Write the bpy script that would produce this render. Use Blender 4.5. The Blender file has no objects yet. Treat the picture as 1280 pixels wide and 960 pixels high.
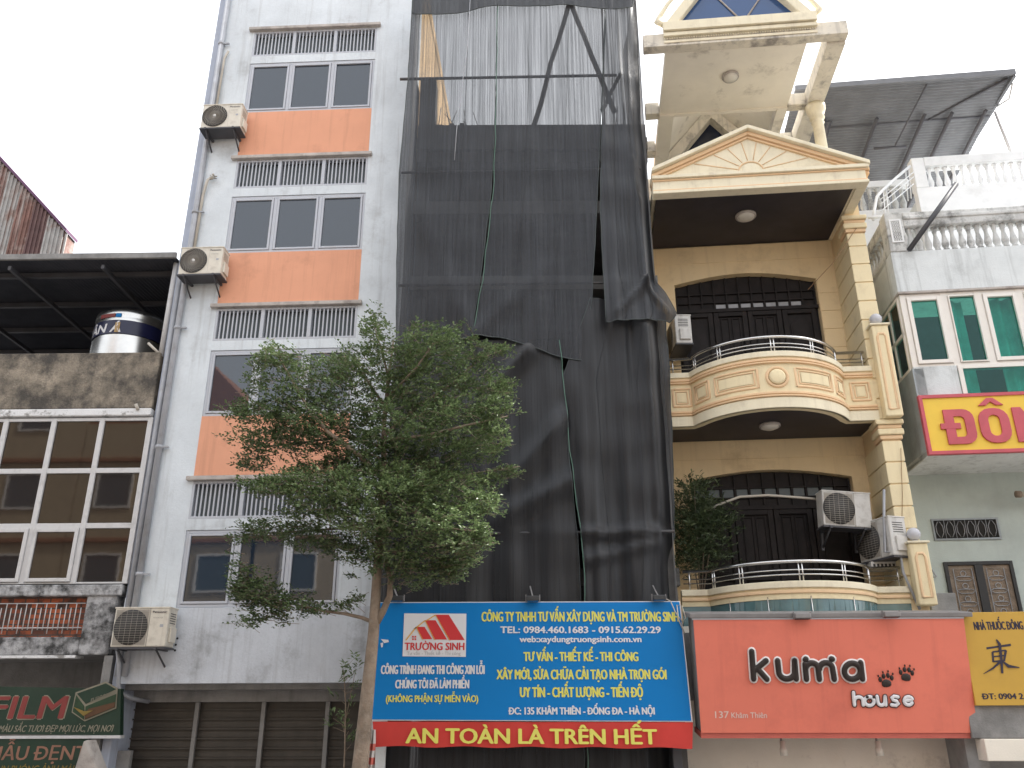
import bpy, bmesh, math, random
from mathutils import Vector, Matrix
R = math.radians
random.seed(7)
S = bpy.context.scene
col = S.collection

# ------------------------------------------------------------------ camera, sky, sun, exposure
F0, PITCH, ROLL = 1059.694, 0.37252735, -0.00385332
cp, sp, cr, sr = math.cos(PITCH), math.sin(PITCH), math.cos(ROLL), math.sin(ROLL)
RT = Vector((cr, -sr*sp, sr*cp)); UP = Vector((-sr, -cr*sp, cr*cp)); FW = Vector((0, cp, sp))
CAM = Vector((0, 0, 3.0))
cd = bpy.data.cameras.new('camera'); cam = bpy.data.objects.new('camera', cd); col.objects.link(cam)
cd.sensor_fit = 'HORIZONTAL'; cd.sensor_width = 36; cd.lens = 36*F0/1280
cd.clip_start = 0.1; cd.clip_end = 2000
M4 = Matrix((RT, UP, -FW)).transposed().to_4x4(); M4.translation = CAM
cam.matrix_world = M4
S.camera = cam
S.view_settings.view_transform = 'Standard'; S.view_settings.look = 'None'
S.view_settings.gamma = 1.0; S.view_settings.exposure = 1.64
S.view_settings.use_curve_mapping = False
SUN_EL, SUN_AZ = R(50), R(72)      # azimuth clockwise from +Y (into the street front); hazy sun high to the right, a little behind the fronts
W = bpy.data.worlds.new('World'); S.world = W; W.use_nodes = True
nt = W.node_tree; bg = nt.nodes['Background']
sky = nt.nodes.new('ShaderNodeTexSky'); sky.sky_type = 'NISHITA'; sky.sun_disc = False
sky.sun_elevation = SUN_EL; sky.sun_rotation = SUN_AZ
sky.air_density = 1.5; sky.dust_density = 8.0; sky.ozone_density = 1.0
hs = nt.nodes.new('ShaderNodeHueSaturation'); hs.inputs['Saturation'].default_value = 0.25; hs.inputs['Value'].default_value = 1.0
mx = nt.nodes.new('ShaderNodeMix'); mx.data_type = 'RGBA'; mx.inputs[0].default_value = 0.5
mx.inputs[7].default_value = (6.6, 6.85, 7.2, 1)     # the even white overcast layer
nt.links.new(sky.outputs[0], hs.inputs['Color']); nt.links.new(hs.outputs[0], mx.inputs[6])
nt.links.new(mx.outputs[2], bg.inputs['Color']); bg.inputs['Strength'].default_value = 0.11
sl = bpy.data.lights.new('sun', 'SUN'); sl.energy = 2.6; sl.angle = R(4); sl.color = (1, 0.955, 0.89)
so = bpy.data.objects.new('sun', sl); col.objects.link(so)
sd = Vector((math.sin(SUN_AZ)*math.cos(SUN_EL), math.cos(SUN_AZ)*math.cos(SUN_EL), math.sin(SUN_EL)))
so.rotation_euler = sd.to_track_quat('Z', 'Y').to_euler(); so.location = (0, -10, 40)

# ------------------------------------------------------------------ frames: each street front has its own plan angle
class Frame:
    def __init__(s, o, yaw, tilt=0.0):
        s.o = Vector(o); s.yaw = yaw; s.tilt = tilt
        s.m = Matrix.Rotation(-yaw, 3, 'Z') @ Matrix.Rotation(tilt, 3, 'X')
        s.U = s.m @ Vector((1, 0, 0)); s.D = s.m @ Vector((0, 1, 0)); s.Z = s.m @ Vector((0, 0, 1))
    def at(s, x, y, w=0.0):
        """photo pixel -> (u, z) on this front at depth w"""
        d = RT*((x-640)/F0) - UP*((y-480)/F0) + FW
        t = (w + (s.o-CAM).dot(s.D))/d.dot(s.D)
        p = CAM + d*t - s.o
        return p.dot(s.U), p.dot(s.Z)
    def world(s, u, w, z): return s.o + s.U*u + s.D*w + s.Z*z
FW_ = Frame((0, 14.0, 0), 0.0477)
FL = Frame((-6.42, 14.30, 0), 0.0175)
FY = Frame((2.75, 13.87, 0), 0.0934)
FR = Frame((6.1, 13.55, 0), 0.1072)
FS = Frame((0, 13.2, 0), 0.0)
FK = Frame((2.7, 12.72, 2.74), 0.012, 0.16)

# ------------------------------------------------------------------ object helpers
def prop(o, label=None, cat=None, group=None, kind=None):
    if label: o['label'] = label
    if cat: o['category'] = cat
    if group: o['group'] = group
    if kind: o['kind'] = kind
    return o
def empty(name, loc=(0, 0, 0), rot=(0, 0, 0), **k):
    o = bpy.data.objects.new(name, None); col.objects.link(o); o.empty_display_size = 0.2
    o.location = loc; o.rotation_euler = rot
    return prop(o, **k)
def froot(name, fr, label, cat, group=None, u=0, w=0, z=0):
    p = fr.world(u, w, z)
    e = empty(name, p, label=label, cat=cat, group=group)
    e.rotation_euler = fr.m.to_euler()
    return e
class MB:
    def __init__(s): s.v = []; s.f = []; s.sm = []
    def add(s, vs, fs, smooth=False):
        b = len(s.v); s.v += [tuple(p) for p in vs]
        for f in fs: s.f.append(tuple(b+i for i in f)); s.sm.append(smooth)
        return s
    def box(s, a, b, c, d, e, f):
        vs = [(a,c,e),(b,c,e),(b,d,e),(a,d,e),(a,c,f),(b,c,f),(b,d,f),(a,d,f)]
        return s.add(vs, [(0,3,2,1),(4,5,6,7),(0,1,5,4),(1,2,6,5),(2,3,7,6),(3,0,4,7)])
    def prism(s, poly, w0, w1):          # outline in (u, z), extruded in depth
        n = len(poly)
        vs = [(p[0], w0, p[1]) for p in poly]+[(p[0], w1, p[1]) for p in poly]
        return s.add(vs, [tuple(range(n)), tuple(range(2*n-1, n-1, -1))]+[(i, i+n, (i+1) % n+n, (i+1) % n) for i in range(n)])
    def plan(s, poly, z0, z1):           # outline in (u, w), extruded in height
        n = len(poly)
        vs = [(p[0], p[1], z0) for p in poly]+[(p[0], p[1], z1) for p in poly]
        return s.add(vs, [tuple(range(n-1, -1, -1)), tuple(range(n, 2*n))]+[(i, (i+1) % n, (i+1) % n+n, i+n) for i in range(n)])
    def strip(s, path, z0, z1, t):       # a wall of thickness t following a plan path (u, w), thickness towards +w normals
        out = []; n = len(path)
        for i, p in enumerate(path):
            a = Vector(path[max(i-1, 0)]); b = Vector(path[min(i+1, n-1)]); d = (b-a).normalized()
            out.append((p[0]-d.y*t, p[1]+d.x*t))
        vs = []
        for (p, q) in zip(path, out): vs += [(p[0],p[1],z0),(p[0],p[1],z1),(q[0],q[1],z1),(q[0],q[1],z0)]
        fs = []
        for i in range(n-1):
            a = 4*i; b = a+4
            for k in range(4): fs.append((a+k, b+k, b+(k+1) % 4, a+(k+1) % 4))
        fs += [(0, 1, 2, 3), (4*n-1, 4*n-2, 4*n-3, 4*n-4)]
        return s.add(vs, fs)
    def tube(s, pts, r, seg=8, caps=True, flat=1.0):
        pts = [Vector(p) for p in pts]
        keep = [i for i in range(len(pts)) if i == 0 or (pts[i]-pts[i-1]).length > 1e-5]
        if isinstance(r, (list, tuple)): r = [r[i] for i in keep]
        pts = [pts[i] for i in keep]; n = len(pts)
        rs = r if isinstance(r, (list, tuple)) else [r]*n
        up = None; vs = []; fs = []
        for i, p in enumerate(pts):
            t = (pts[min(i+1, n-1)]-pts[max(i-1, 0)]).normalized()
            if up is None:
                up = Vector((0, 0, 1)) if abs(t.z) < .9 else Vector((0, 1, 0))
            x = t.cross(up).normalized(); y = x.cross(t).normalized(); up = y
            for k in range(seg):
                a = 2*math.pi*k/seg
                q = x*math.cos(a)*rs[i]+y*math.sin(a)*rs[i]; q.y *= flat
                vs.append(p+q)
        for i in range(n-1):
            for k in range(seg): fs.append((i*seg+k, i*seg+(k+1) % seg, (i+1)*seg+(k+1) % seg, (i+1)*seg+k))
        if caps: fs += [tuple(range(seg-1, -1, -1)), tuple(range((n-1)*seg, n*seg))]
        return s.add(vs, fs, True)
    def lathe(s, c, prof, seg=16, axis='z'):   # profile [(r, h)]
        vs = []; fs = []; n = len(prof)
        for (r, h) in prof:
            for k in range(seg):
                a = 2*math.pi*k/seg; x, y = r*math.cos(a), r*math.sin(a)
                vs.append((c[0]+x, c[1]+y, c[2]+h) if axis == 'z' else (c[0]+x, c[1]+h, c[2]+y) if axis == 'y' else (c[0]+h, c[1]+x, c[2]+y))
        for i in range(n-1):
            for k in range(seg): fs.append((i*seg+k, i*seg+(k+1) % seg, (i+1)*seg+(k+1) % seg, (i+1)*seg+k))
        if prof[0][0] > 1e-5: fs.append(tuple(range(seg-1, -1, -1)))
        if prof[-1][0] > 1e-5: fs.append(tuple(range((n-1)*seg, n*seg)))
        return s.add(vs, fs, True)
    def ball(s, c, r, seg=14, sc=(1, 1, 1)):
        vs = []; fs = []; n = seg//2
        for i in range(n+1):
            t = math.pi*i/n
            for k in range(seg):
                a = 2*math.pi*k/seg
                vs.append((c[0]+r*sc[0]*math.sin(t)*math.cos(a), c[1]+r*sc[1]*math.sin(t)*math.sin(a), c[2]+r*sc[2]*math.cos(t)))
        for i in range(n):
            for k in range(seg): fs.append((i*seg+k, (i+1)*seg+k, (i+1)*seg+(k+1) % seg, i*seg+(k+1) % seg))
        return s.add(vs, fs, True)
    def frame(s, u0, u1, z0, z1, w0, w1, t):
        s.box(u0, u0+t, w0, w1, z0, z1); s.box(u1-t, u1, w0, w1, z0, z1)
        s.box(u0+t, u1-t, w0, w1, z0, z0+t); return s.box(u0+t, u1-t, w0, w1, z1-t, z1)
    def capsules(s, path, r, w, flat=.5):     # rounded raised lettering stroke in (u, z)
        s.tube([(p[0], w, p[1]) for p in path], r, 10, False, flat)
        for p in (path[0], path[-1]): s.ball((p[0], w, p[1]), r, 10, (1, flat, 1))
        return s
    def build(s, name, mat, parent=None, bevel=0.0, **k):
        me = bpy.data.meshes.new(name); me.from_pydata(s.v, [], s.f)
        bm = bmesh.new(); bm.from_mesh(me); bmesh.ops.recalc_face_normals(bm, faces=bm.faces); bm.to_mesh(me); bm.free()
        me.polygons.foreach_set('use_smooth', s.sm); me.update()
        o = bpy.data.objects.new(name, me); col.objects.link(o)
        for m in (mat if isinstance(mat, (list, tuple)) else [mat]): me.materials.append(m)
        if parent: o.parent = parent
        if bevel:
            b = o.modifiers.new('bevel', 'BEVEL'); b.width = bevel; b.segments = 2; b.limit_method = 'ANGLE'; b.angle_limit = R(40)
        return prop(o, **k)
def copy_tree(o, parent=None):
    c = o.copy(); col.objects.link(c); c.parent = parent
    for ch in list(o.children): copy_tree(ch, c)
    return c

# ------------------------------------------------------------------ materials (all procedural)
def lin(r, g, b):
    return tuple(((c/255)/12.92 if c/255 <= .04045 else ((c/255+.055)/1.055)**2.4) for c in (r, g, b))+(1,)
def mat(name, c, rough=.7, metal=0.0, spec=.5, var=0.0, vscale=3.0, dirt=None, damt=0.0, dscale=1.2, streak=0.0, bump=0.0, bscale=40.0,
        ior=None, fine=0.0, dlo=.5, dhi=.72, alpha=None):
    m = bpy.data.materials.new(name); m.use_nodes = True; n = m.node_tree; p = n.nodes['Principled BSDF']
    L = n.links.new
    p.inputs['Roughness'].default_value = rough; p.inputs['Metallic'].default_value = metal
    p.inputs['Specular IOR Level'].default_value = spec
    if ior: p.inputs['IOR'].default_value = ior
    c = c if len(c) == 4 else tuple(c)+(1,)
    p.inputs['Base Color'].default_value = c
    tc = n.nodes.new('ShaderNodeTexCoord'); src = None
    def noise(scale, detail=6, rough=.6, vec=None, stretch=None):
        q = n.nodes.new('ShaderNodeTexNoise'); q.inputs['Scale'].default_value = scale; q.inputs['Detail'].default_value = detail
        q.inputs['Roughness'].default_value = rough
        if stretch:
            mp = n.nodes.new('ShaderNodeMapping'); mp.inputs['Scale'].default_value = stretch
            L(tc.outputs['Object'], mp.inputs[0]); L(mp.outputs[0], q.inputs['Vector'])
        else: L(tc.outputs['Object'], q.inputs['Vector'])
        return q.outputs['Fac']
    def ramp(f, lo, hi, a=0.0, b=1.0):
        q = n.nodes.new('ShaderNodeMapRange'); q.inputs['From Min'].default_value = lo; q.inputs['From Max'].default_value = hi
        q.inputs['To Min'].default_value = a; q.inputs['To Max'].default_value = b; L(f, q.inputs[0]); return q.outputs[0]
    def mixc(f, a, b, mode='MIX'):
        q = n.nodes.new('ShaderNodeMix'); q.data_type = 'RGBA'; q.blend_type = mode
        if isinstance(f, float): q.inputs[0].default_value = f
        else: L(f, q.inputs[0])
        for i, x in ((6, a), (7, b)):
            if isinstance(x, tuple): q.inputs[i].default_value = x
            else: L(x, q.inputs[i])
        return q.outputs[2]
    cur = c
    if var:
        lo = tuple(max(0, x*(1-var)) for x in c[:3])+(1,); hi = tuple(min(1, x*(1+var)) for x in c[:3])+(1,)
        cur = mixc(ramp(noise(vscale), .3, .7), lo, hi)
    if fine:
        lo = tuple(x*(1-fine) for x in (1, 1, 1))+(1,)
        cur = mixc(ramp(noise(vscale*14, 4, .7), .35, .65), mixc(1.0, cur, lo, 'MULTIPLY') if not isinstance(cur, tuple) else tuple(x*(1-fine) for x in cur[:3])+(1,), cur)
    if dirt and damt:
        cur = mixc(ramp(noise(dscale, 9, .68), dlo, dhi, 0, damt), cur, dirt if len(dirt) == 4 else tuple(dirt)+(1,))
    if dirt and streak:
        cur = mixc(ramp(noise(1.0, 7, .65, stretch=(7, 7, .35)), .52, .74, 0, streak), cur, dirt if len(dirt) == 4 else tuple(dirt)+(1,))
    if not isinstance(cur, tuple): L(cur, p.inputs['Base Color'])
    if bump:
        b = n.nodes.new('ShaderNodeBump'); b.inputs['Strength'].default_value = bump; b.inputs['Distance'].default_value = .02
        L(noise(bscale, 5), b.inputs['Height']); L(b.outputs[0], p.inputs['Normal'])
    return m
M = {}
M['white_wall'] = mat('white_plaster', (.67, .715, .755), .85, var=.11, vscale=1.1, dirt=(.27, .265, .26), damt=.7, dscale=1.3, streak=.45, bump=.25, bscale=30, fine=.05, dlo=.56, dhi=.8)
M['white_wall_low'] = mat('stained_shaded_plaster', (.60, .63, .68), .85, var=.12, vscale=1.4, dirt=(.15, .15, .145), damt=.8, dscale=1.5, streak=.35, bump=.3, bscale=30, fine=.06, dlo=.52, dhi=.75)  # real stains, plus street-level shade put into the darker base colour
M['blue_strip'] = mat('grey_blue_render', (.42, .46, .55), .85, var=.12, vscale=1.2, dirt=(.2, .2, .21), damt=.5, streak=.5, bump=.2)
M['orange'] = mat('orange_paint', (.73, .35, .22), .8, var=.06, vscale=1.0, dirt=(.42, .20, .12), damt=.45, dscale=1.3, streak=.4, bump=.12, bscale=30, dlo=.55)
M['ledge'] = mat('stained_ledge', (.46, .42, .39), .85, var=.2, dirt=(.16, .13, .12), damt=.7, dscale=4, bump=.3)
M['alu'] = mat('white_aluminium', (.49, .51, .56), .45, var=.05, dirt=(.35, .33, .31), damt=.35, dscale=3)
M['alu_old'] = mat('weathered_aluminium', (.60, .595, .60), .5, var=.08, dirt=(.22, .21, .20), damt=.55, dscale=3)
M['slat_dark'] = mat('dark_behind_slats', (.10, .12, .13), .5)
M['glass'] = mat('window_glass', (.014, .025, .043), .025, spec=.5, ior=1.82, bump=.02, bscale=1.3)
M['glass_brown'] = mat('brown_glass', (.018, .011, .009), .03, ior=1.66, bump=.03, bscale=1.1)
M['glass_blue'] = mat('blue_glass', (.025, .07, .19), .05, ior=1.6, bump=.02, bscale=1.5)
M['glass_dark'] = mat('dark_glass', (.012, .018, .04), .06, ior=1.5)
M['grey_conc'] = mat('grey_concrete', (.26, .255, .25), .9, var=.2, dirt=(.1, .1, .1), damt=.6, streak=.4, bump=.4)
M['dark_conc'] = mat('raw_dark_concrete', (.13, .128, .125), .9, var=.25, dirt=(.05, .05, .05), damt=.5, bump=.5)
M['old_conc'] = mat('weathered_parapet', (.31, .265, .21), .92, var=.4, vscale=2.2, dirt=(.045, .042, .04), damt=.85, dscale=2.1, streak=.45, bump=.9, bscale=22, fine=.3, dlo=.43, dhi=.6)
M['black_stain'] = mat('black_stained_render', (.42, .42, .43), .92, var=.3, dirt=(.035, .035, .035), damt=.97, dscale=3.4, streak=.6, bump=.8, bscale=25, dlo=.42, dhi=.6)
M['white_ledge'] = mat('peeling_white_ledge', (.74, .74, .75), .9, var=.1, dirt=(.2, .19, .18), damt=.85, dscale=4, bump=.6, dlo=.52, dhi=.62)
M['rust'] = mat('rusty_sheet', (.20, .105, .085), .8, var=.3, vscale=2, dirt=(.48, .45, .42), damt=.85, dscale=.9, streak=.9, bump=.3)
M['rust_dark'] = mat('dark_rust_sheet', (.115, .062, .06), .8, var=.25, dirt=(.22, .14, .12), damt=.6, streak=.8, bump=.3)
M['rust_pale'] = mat('pale_worn_sheet', (.36, .345, .33), .75, var=.2, dirt=(.19, .085, .055), damt=.9, dscale=1.2, streak=.95, bump=.3)
M['purple'] = mat('purple_trim', (.10, .035, .085), .6, var=.15)
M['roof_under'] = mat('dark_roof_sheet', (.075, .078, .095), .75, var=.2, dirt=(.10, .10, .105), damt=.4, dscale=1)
M['steel_roof'] = mat('grey_roof_sheet', (.17, .175, .19), .6, var=.12, dirt=(.08, .08, .085), damt=.4, dscale=.8)
M['steel_dark'] = mat('dark_steel', (.06, .06, .068), .55, var=.2)
M['pipe'] = mat('grey_pvc_pipe', (.37, .38, .41), .5, var=.1, dirt=(.2, .19, .18), damt=.5, dscale=4)
M['pipe_beige'] = mat('beige_hose', (.50, .46, .40), .6, var=.15)
M['ac'] = mat('cream_metal', (.66, .615, .53), .45, var=.05, dirt=(.36, .31, .25), damt=.5, dscale=5, streak=.4)
M['ac_white'] = mat('white_metal_case', (.60, .585, .56), .45, var=.06, dirt=(.28, .25, .22), damt=.6, dscale=5, streak=.5)
M['fan_dark'] = mat('fan_grille_dark', (.045, .042, .04), .6, var=.2)
M['fan_mid'] = mat('fan_grille_wire', (.34, .31, .27), .5)
M['black'] = mat('black_plastic', (.02, .02, .022), .5)
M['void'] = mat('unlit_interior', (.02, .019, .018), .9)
M['shutter'] = mat('shutter_slats', (.07, .06, .05), .55, var=.2, dirt=(.04, .035, .03), damt=.5, dscale=2, streak=.4)
M['shutter_rail'] = mat('shutter_guide', (.23, .225, .22), .5, var=.2)
M['tan_side'] = mat('tan_side_wall', (.80, .56, .31), .9, var=.2, vscale=.8, dirt=(.3, .2, .12), damt=.6, streak=.7)
M['yellow'] = mat('cream_yellow_paint', (.78, .615, .38), .8, var=.06, vscale=.9, dirt=(.33, .22, .12), damt=.35, dscale=1.4, streak=.25, bump=.12, bscale=30, dlo=.55)
M['yellow_light'] = mat('light_cream_paint', (.80, .685, .45), .8, var=.06, vscale=1, dirt=(.42, .32, .2), damt=.4, dscale=1.8, streak=.3, bump=.12, dlo=.55)
M['cream_pale'] = mat('pale_cream_paint', (.78, .71, .54), .8, var=.05, dirt=(.4, .33, .24), damt=.4, dscale=1.8, streak=.3, bump=.12, dlo=.55)
M['peach'] = mat('peach_moulding', (.77, .545, .335), .8, var=.08, dirt=(.42, .24, .13), damt=.35, dscale=3)
M['groove'] = mat('groove_line', (.27, .15, .075), .9)
M['soffit_dark'] = mat('dark_ceiling', (.029, .025, .031), .55, var=.3, vscale=2)  # near-black ceiling colour with slight random variation
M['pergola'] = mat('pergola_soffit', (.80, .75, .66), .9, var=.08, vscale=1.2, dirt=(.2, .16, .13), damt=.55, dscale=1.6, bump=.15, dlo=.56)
M['pergola_stain'] = mat('stained_pergola_beam', (.68, .63, .54), .9, var=.1, dirt=(.17, .155, .15), damt=.8, dscale=2.6, streak=.45, bump=.3, dlo=.52, dhi=.66)
M['wood_dark'] = mat('dark_wood', (.015, .0115, .0115), .6, spec=.25, var=.4, vscale=6, bump=.15, bscale=20)
M['steel'] = mat('stainless_steel', (.62, .61, .60), .22, 1.0, var=.06)
M['lamp_glass'] = mat('milk_glass', (.66, .63, .57), .3, var=.05)
M['globe'] = mat('grey_globe_glass', (.52, .52, .56), .25, var=.06)
M['teal_sheet'] = mat('teal_plastic_sheet', (.085, .17, .185), .18, ior=1.7, var=.2, bump=.25, bscale=3)
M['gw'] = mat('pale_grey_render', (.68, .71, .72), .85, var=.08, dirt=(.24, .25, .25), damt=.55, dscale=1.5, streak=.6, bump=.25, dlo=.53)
M['gw_side'] = mat('shaded_side_render', (.36, .40, .43), .85, var=.12, dirt=(.2, .2, .2), damt=.6, streak=.6, bump=.25)  # darker copy of the pale render; shade of the left face is in the colour
M['mint'] = mat('pale_mint_wall', (.50, .56, .53), .85, var=.05, dirt=(.33, .36, .35), damt=.5, dscale=1, streak=.2, bump=.15)
M['bal_old'] = mat('weathered_balustrade', (.60, .605, .595), .88, var=.15, dirt=(.13, .13, .125), damt=.85, dscale=3.2, streak=.5, bump=.4, dlo=.5, dhi=.66)
M['bal_white'] = mat('white_balustrade', (.80, .81, .82), .8, var=.05, dirt=(.5, .5, .5), damt=.4, dscale=2)
M['frame_white'] = mat('white_window_frame', (.80, .76, .71), .5, var=.05, dirt=(.5, .45, .4), damt=.3, dscale=3)
M['curtain'] = mat('pale_curtain', (.72, .84, .82), .9, var=.3, vscale=2)
M['sign_blue'] = mat('blue_banner', (.001, .19, .53), .45, spec=.25, var=.04, vscale=.8, bump=.05, bscale=4)
M['sign_white'] = mat('white_print', (.74, .74, .77), .5)
M['sign_yellow'] = mat('yellow_print', (.76, .72, .14), .5)
M['sign_red'] = mat('red_print', (.62, .035, .04), .5)
M['roof_gold'] = mat('gold_print', (.72, .40, .08), .5)
M['sign_grey'] = mat('grey_print', (.42, .42, .43), .5)
M['banner_red'] = mat('red_cloth', (.58, .045, .035), .75, var=.08, vscale=2)
M['coral'] = mat('coral_board', (.77, .20, .135), .6, var=.05, vscale=.7, dirt=(.52, .12, .085), damt=.5, dscale=.9, streak=.25)
M['coral_dark'] = mat('coral_board_edge', (.55, .13, .10), .6, var=.1)
M['brown_letter'] = mat('dark_brown_letter', (.022, .014, .012), .45)
M['sign_rim'] = mat('white_letter_rim', (.78, .76, .75), .4)
M['faint_letter'] = mat('pale_pink_print', (.78, .58, .52), .6)
M['ochre'] = mat('ochre_board', (.56, .335, .05), .5, var=.05, vscale=1, dirt=(.4, .24, .05), damt=.3)
M['navy'] = mat('navy_print', (.025, .02, .045), .5)
M['yel_board'] = mat('yellow_board', (.82, .55, .06), .5, var=.05)
M['pink_letter'] = mat('crimson_letter', (.52, .09, .115), .55, var=.12, dirt=(.75, .6, .6), damt=.8, dscale=7, dlo=.66, dhi=.7)
M['green_sign'] = mat('shaded_green_board', (.007, .030, .016), .5, var=.2, vscale=1.5, dirt=(.03, .05, .035), damt=.5)  # shade under the slab is put into this green and the film prints below
M['film_red'] = mat('shaded_red_print', (.22, .035, .032), .5, var=.15)
M['film_pale'] = mat('shaded_pale_print', (.24, .22, .165), .6, var=.2)
M['film_pink'] = mat('shaded_salmon_print', (.27, .135, .09), .6, var=.2)
M['film_gold'] = mat('shaded_gold_print', (.22, .15, .03), .6, var=.2)
M['film_box'] = mat('shaded_box_print', (.02, .05, .02), .6, var=.4)
M['film_brown'] = mat('shaded_brown_print', (.10, .045, .018), .6, var=.4)
M['stainless_tank'] = mat('polished_tank_steel', (.62, .61, .59), .27, 1.0, var=.1, bump=.03, bscale=4)
M['tank_band'] = mat('navy_tank_band', (.012, .014, .055), .3, var=.15)
M['tank_gold'] = mat('faded_gold_label', (.50, .33, .14), .5, var=.3)
M['bamboo'] = mat('bamboo_pole', (.045, .033, .024), .7, var=.3)
M['pole_grey'] = mat('scaffold_pipe', (.055, .055, .06), .5, var=.3, dirt=(.12, .06, .03), damt=.6, dscale=5)
M['tarp'] = mat('pale_tarp', (.55, .52, .50), .8, var=.2)
M['bark'] = mat('tree_bark', (.24, .185, .14), .9, var=.35, vscale=5, dirt=(.33, .29, .24), damt=.6, dscale=6, bump=.8, bscale=30)
M['asphalt'] = mat('asphalt', (.05, .05, .052), .9, var=.2, bump=.4, bscale=60)
M['paving'] = mat('sidewalk_paving', (.27, .24, .22), .9, var=.15, bump=.3)
M['kerb'] = mat('kerb_concrete', (.35, .34, .33), .9, var=.15)
M['road_paint'] = mat('road_paint', (.75, .75, .72), .7, var=.1)
M['beige_house'] = mat('beige_facade', (.50, .40, .27), .9, var=.08, dirt=(.3, .24, .17), damt=.4, streak=.4)
M['rose_house'] = mat('terracotta_facade', (.36, .17, .10), .9, var=.1)
M['light_black'] = mat('lamp_housing', (.035, .037, .04), .45, var=.2)
M['light_blue'] = mat('lamp_lens_blue', (.03, .12, .25), .15)
M['grey_case'] = mat('grey_lamp_case', (.22, .21, .21), .5, var=.2)
M['box_grey'] = mat('grey_box_sheet', (.27, .27, .27), .8, var=.25, bump=.3)

def brick_mat():
    m = mat('old_red_brick', (.3, .08, .04), .9, bump=.3); n = m.node_tree; p = n.nodes['Principled BSDF']; L = n.links.new
    tc = n.nodes.new('ShaderNodeTexCoord'); mp = n.nodes.new('ShaderNodeMapping'); mp.inputs['Rotation'].default_value = (R(90), 0, 0)
    b = n.nodes.new('ShaderNodeTexBrick'); b.inputs['Scale'].default_value = 1; b.inputs['Brick Width'].default_value = .21; b.inputs['Row Height'].default_value = .085
    b.inputs['Mortar Size'].default_value = .012; b.inputs['Color1'].default_value = (.50, .13, .055, 1); b.inputs['Color2'].default_value = (.13, .055, .04, 1); b.inputs['Mortar'].default_value = (.10, .075, .065, 1)
    L(tc.outputs['Object'], mp.inputs[0]); L(mp.outputs[0], b.inputs['Vector'])
    ns = n.nodes.new('ShaderNodeTexNoise'); ns.inputs['Scale'].default_value = 7; ns.inputs['Detail'].default_value = 8; L(tc.outputs['Object'], ns.inputs['Vector'])
    rg = n.nodes.new('ShaderNodeMapRange'); rg.inputs[1].default_value = .48; rg.inputs[2].default_value = .68; L(ns.outputs[0], rg.inputs[0])
    x = n.nodes.new('ShaderNodeMix'); x.data_type = 'RGBA'; L(rg.outputs[0], x.inputs[0]); L(b.outputs[0], x.inputs[6]); x.inputs[7].default_value = (.06, .045, .04, 1)
    L(x.outputs[2], p.inputs['Base Color']); return m
M['brick'] = brick_mat()

def leaf_mat(name, a, b, c):
    m = bpy.data.materials.new(name); m.use_nodes = True; n = m.node_tree; L = n.links.new; p = n.nodes['Principled BSDF']; out = n.nodes['Material Output']
    at = n.nodes.new('ShaderNodeAttribute'); at.attribute_name = 'tint'
    cr_ = n.nodes.new('ShaderNodeValToRGB'); e = cr_.color_ramp.elements; e[0].color = a+(1,); e[1].color = c+(1,); q = e.new(.55); q.color = b+(1,)
    L(at.outputs['Fac'], cr_.inputs[0]); L(cr_.outputs[0], p.inputs['Base Color']); p.inputs['Roughness'].default_value = .38
    tr = n.nodes.new('ShaderNodeBsdfTranslucent'); L(cr_.outputs[0], tr.inputs[0]); ms = n.nodes.new('ShaderNodeMixShader'); ms.inputs[0].default_value = .28
    L(p.outputs[0], ms.inputs[1]); L(tr.outputs[0], ms.inputs[2]); L(ms.outputs[0], out.inputs[0]); return m
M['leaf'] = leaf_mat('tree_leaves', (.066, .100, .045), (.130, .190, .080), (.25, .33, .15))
M['leaf_shrub'] = leaf_mat('shrub_leaves', (.045, .065, .035), (.09, .125, .06), (.19, .24, .11))

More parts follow.
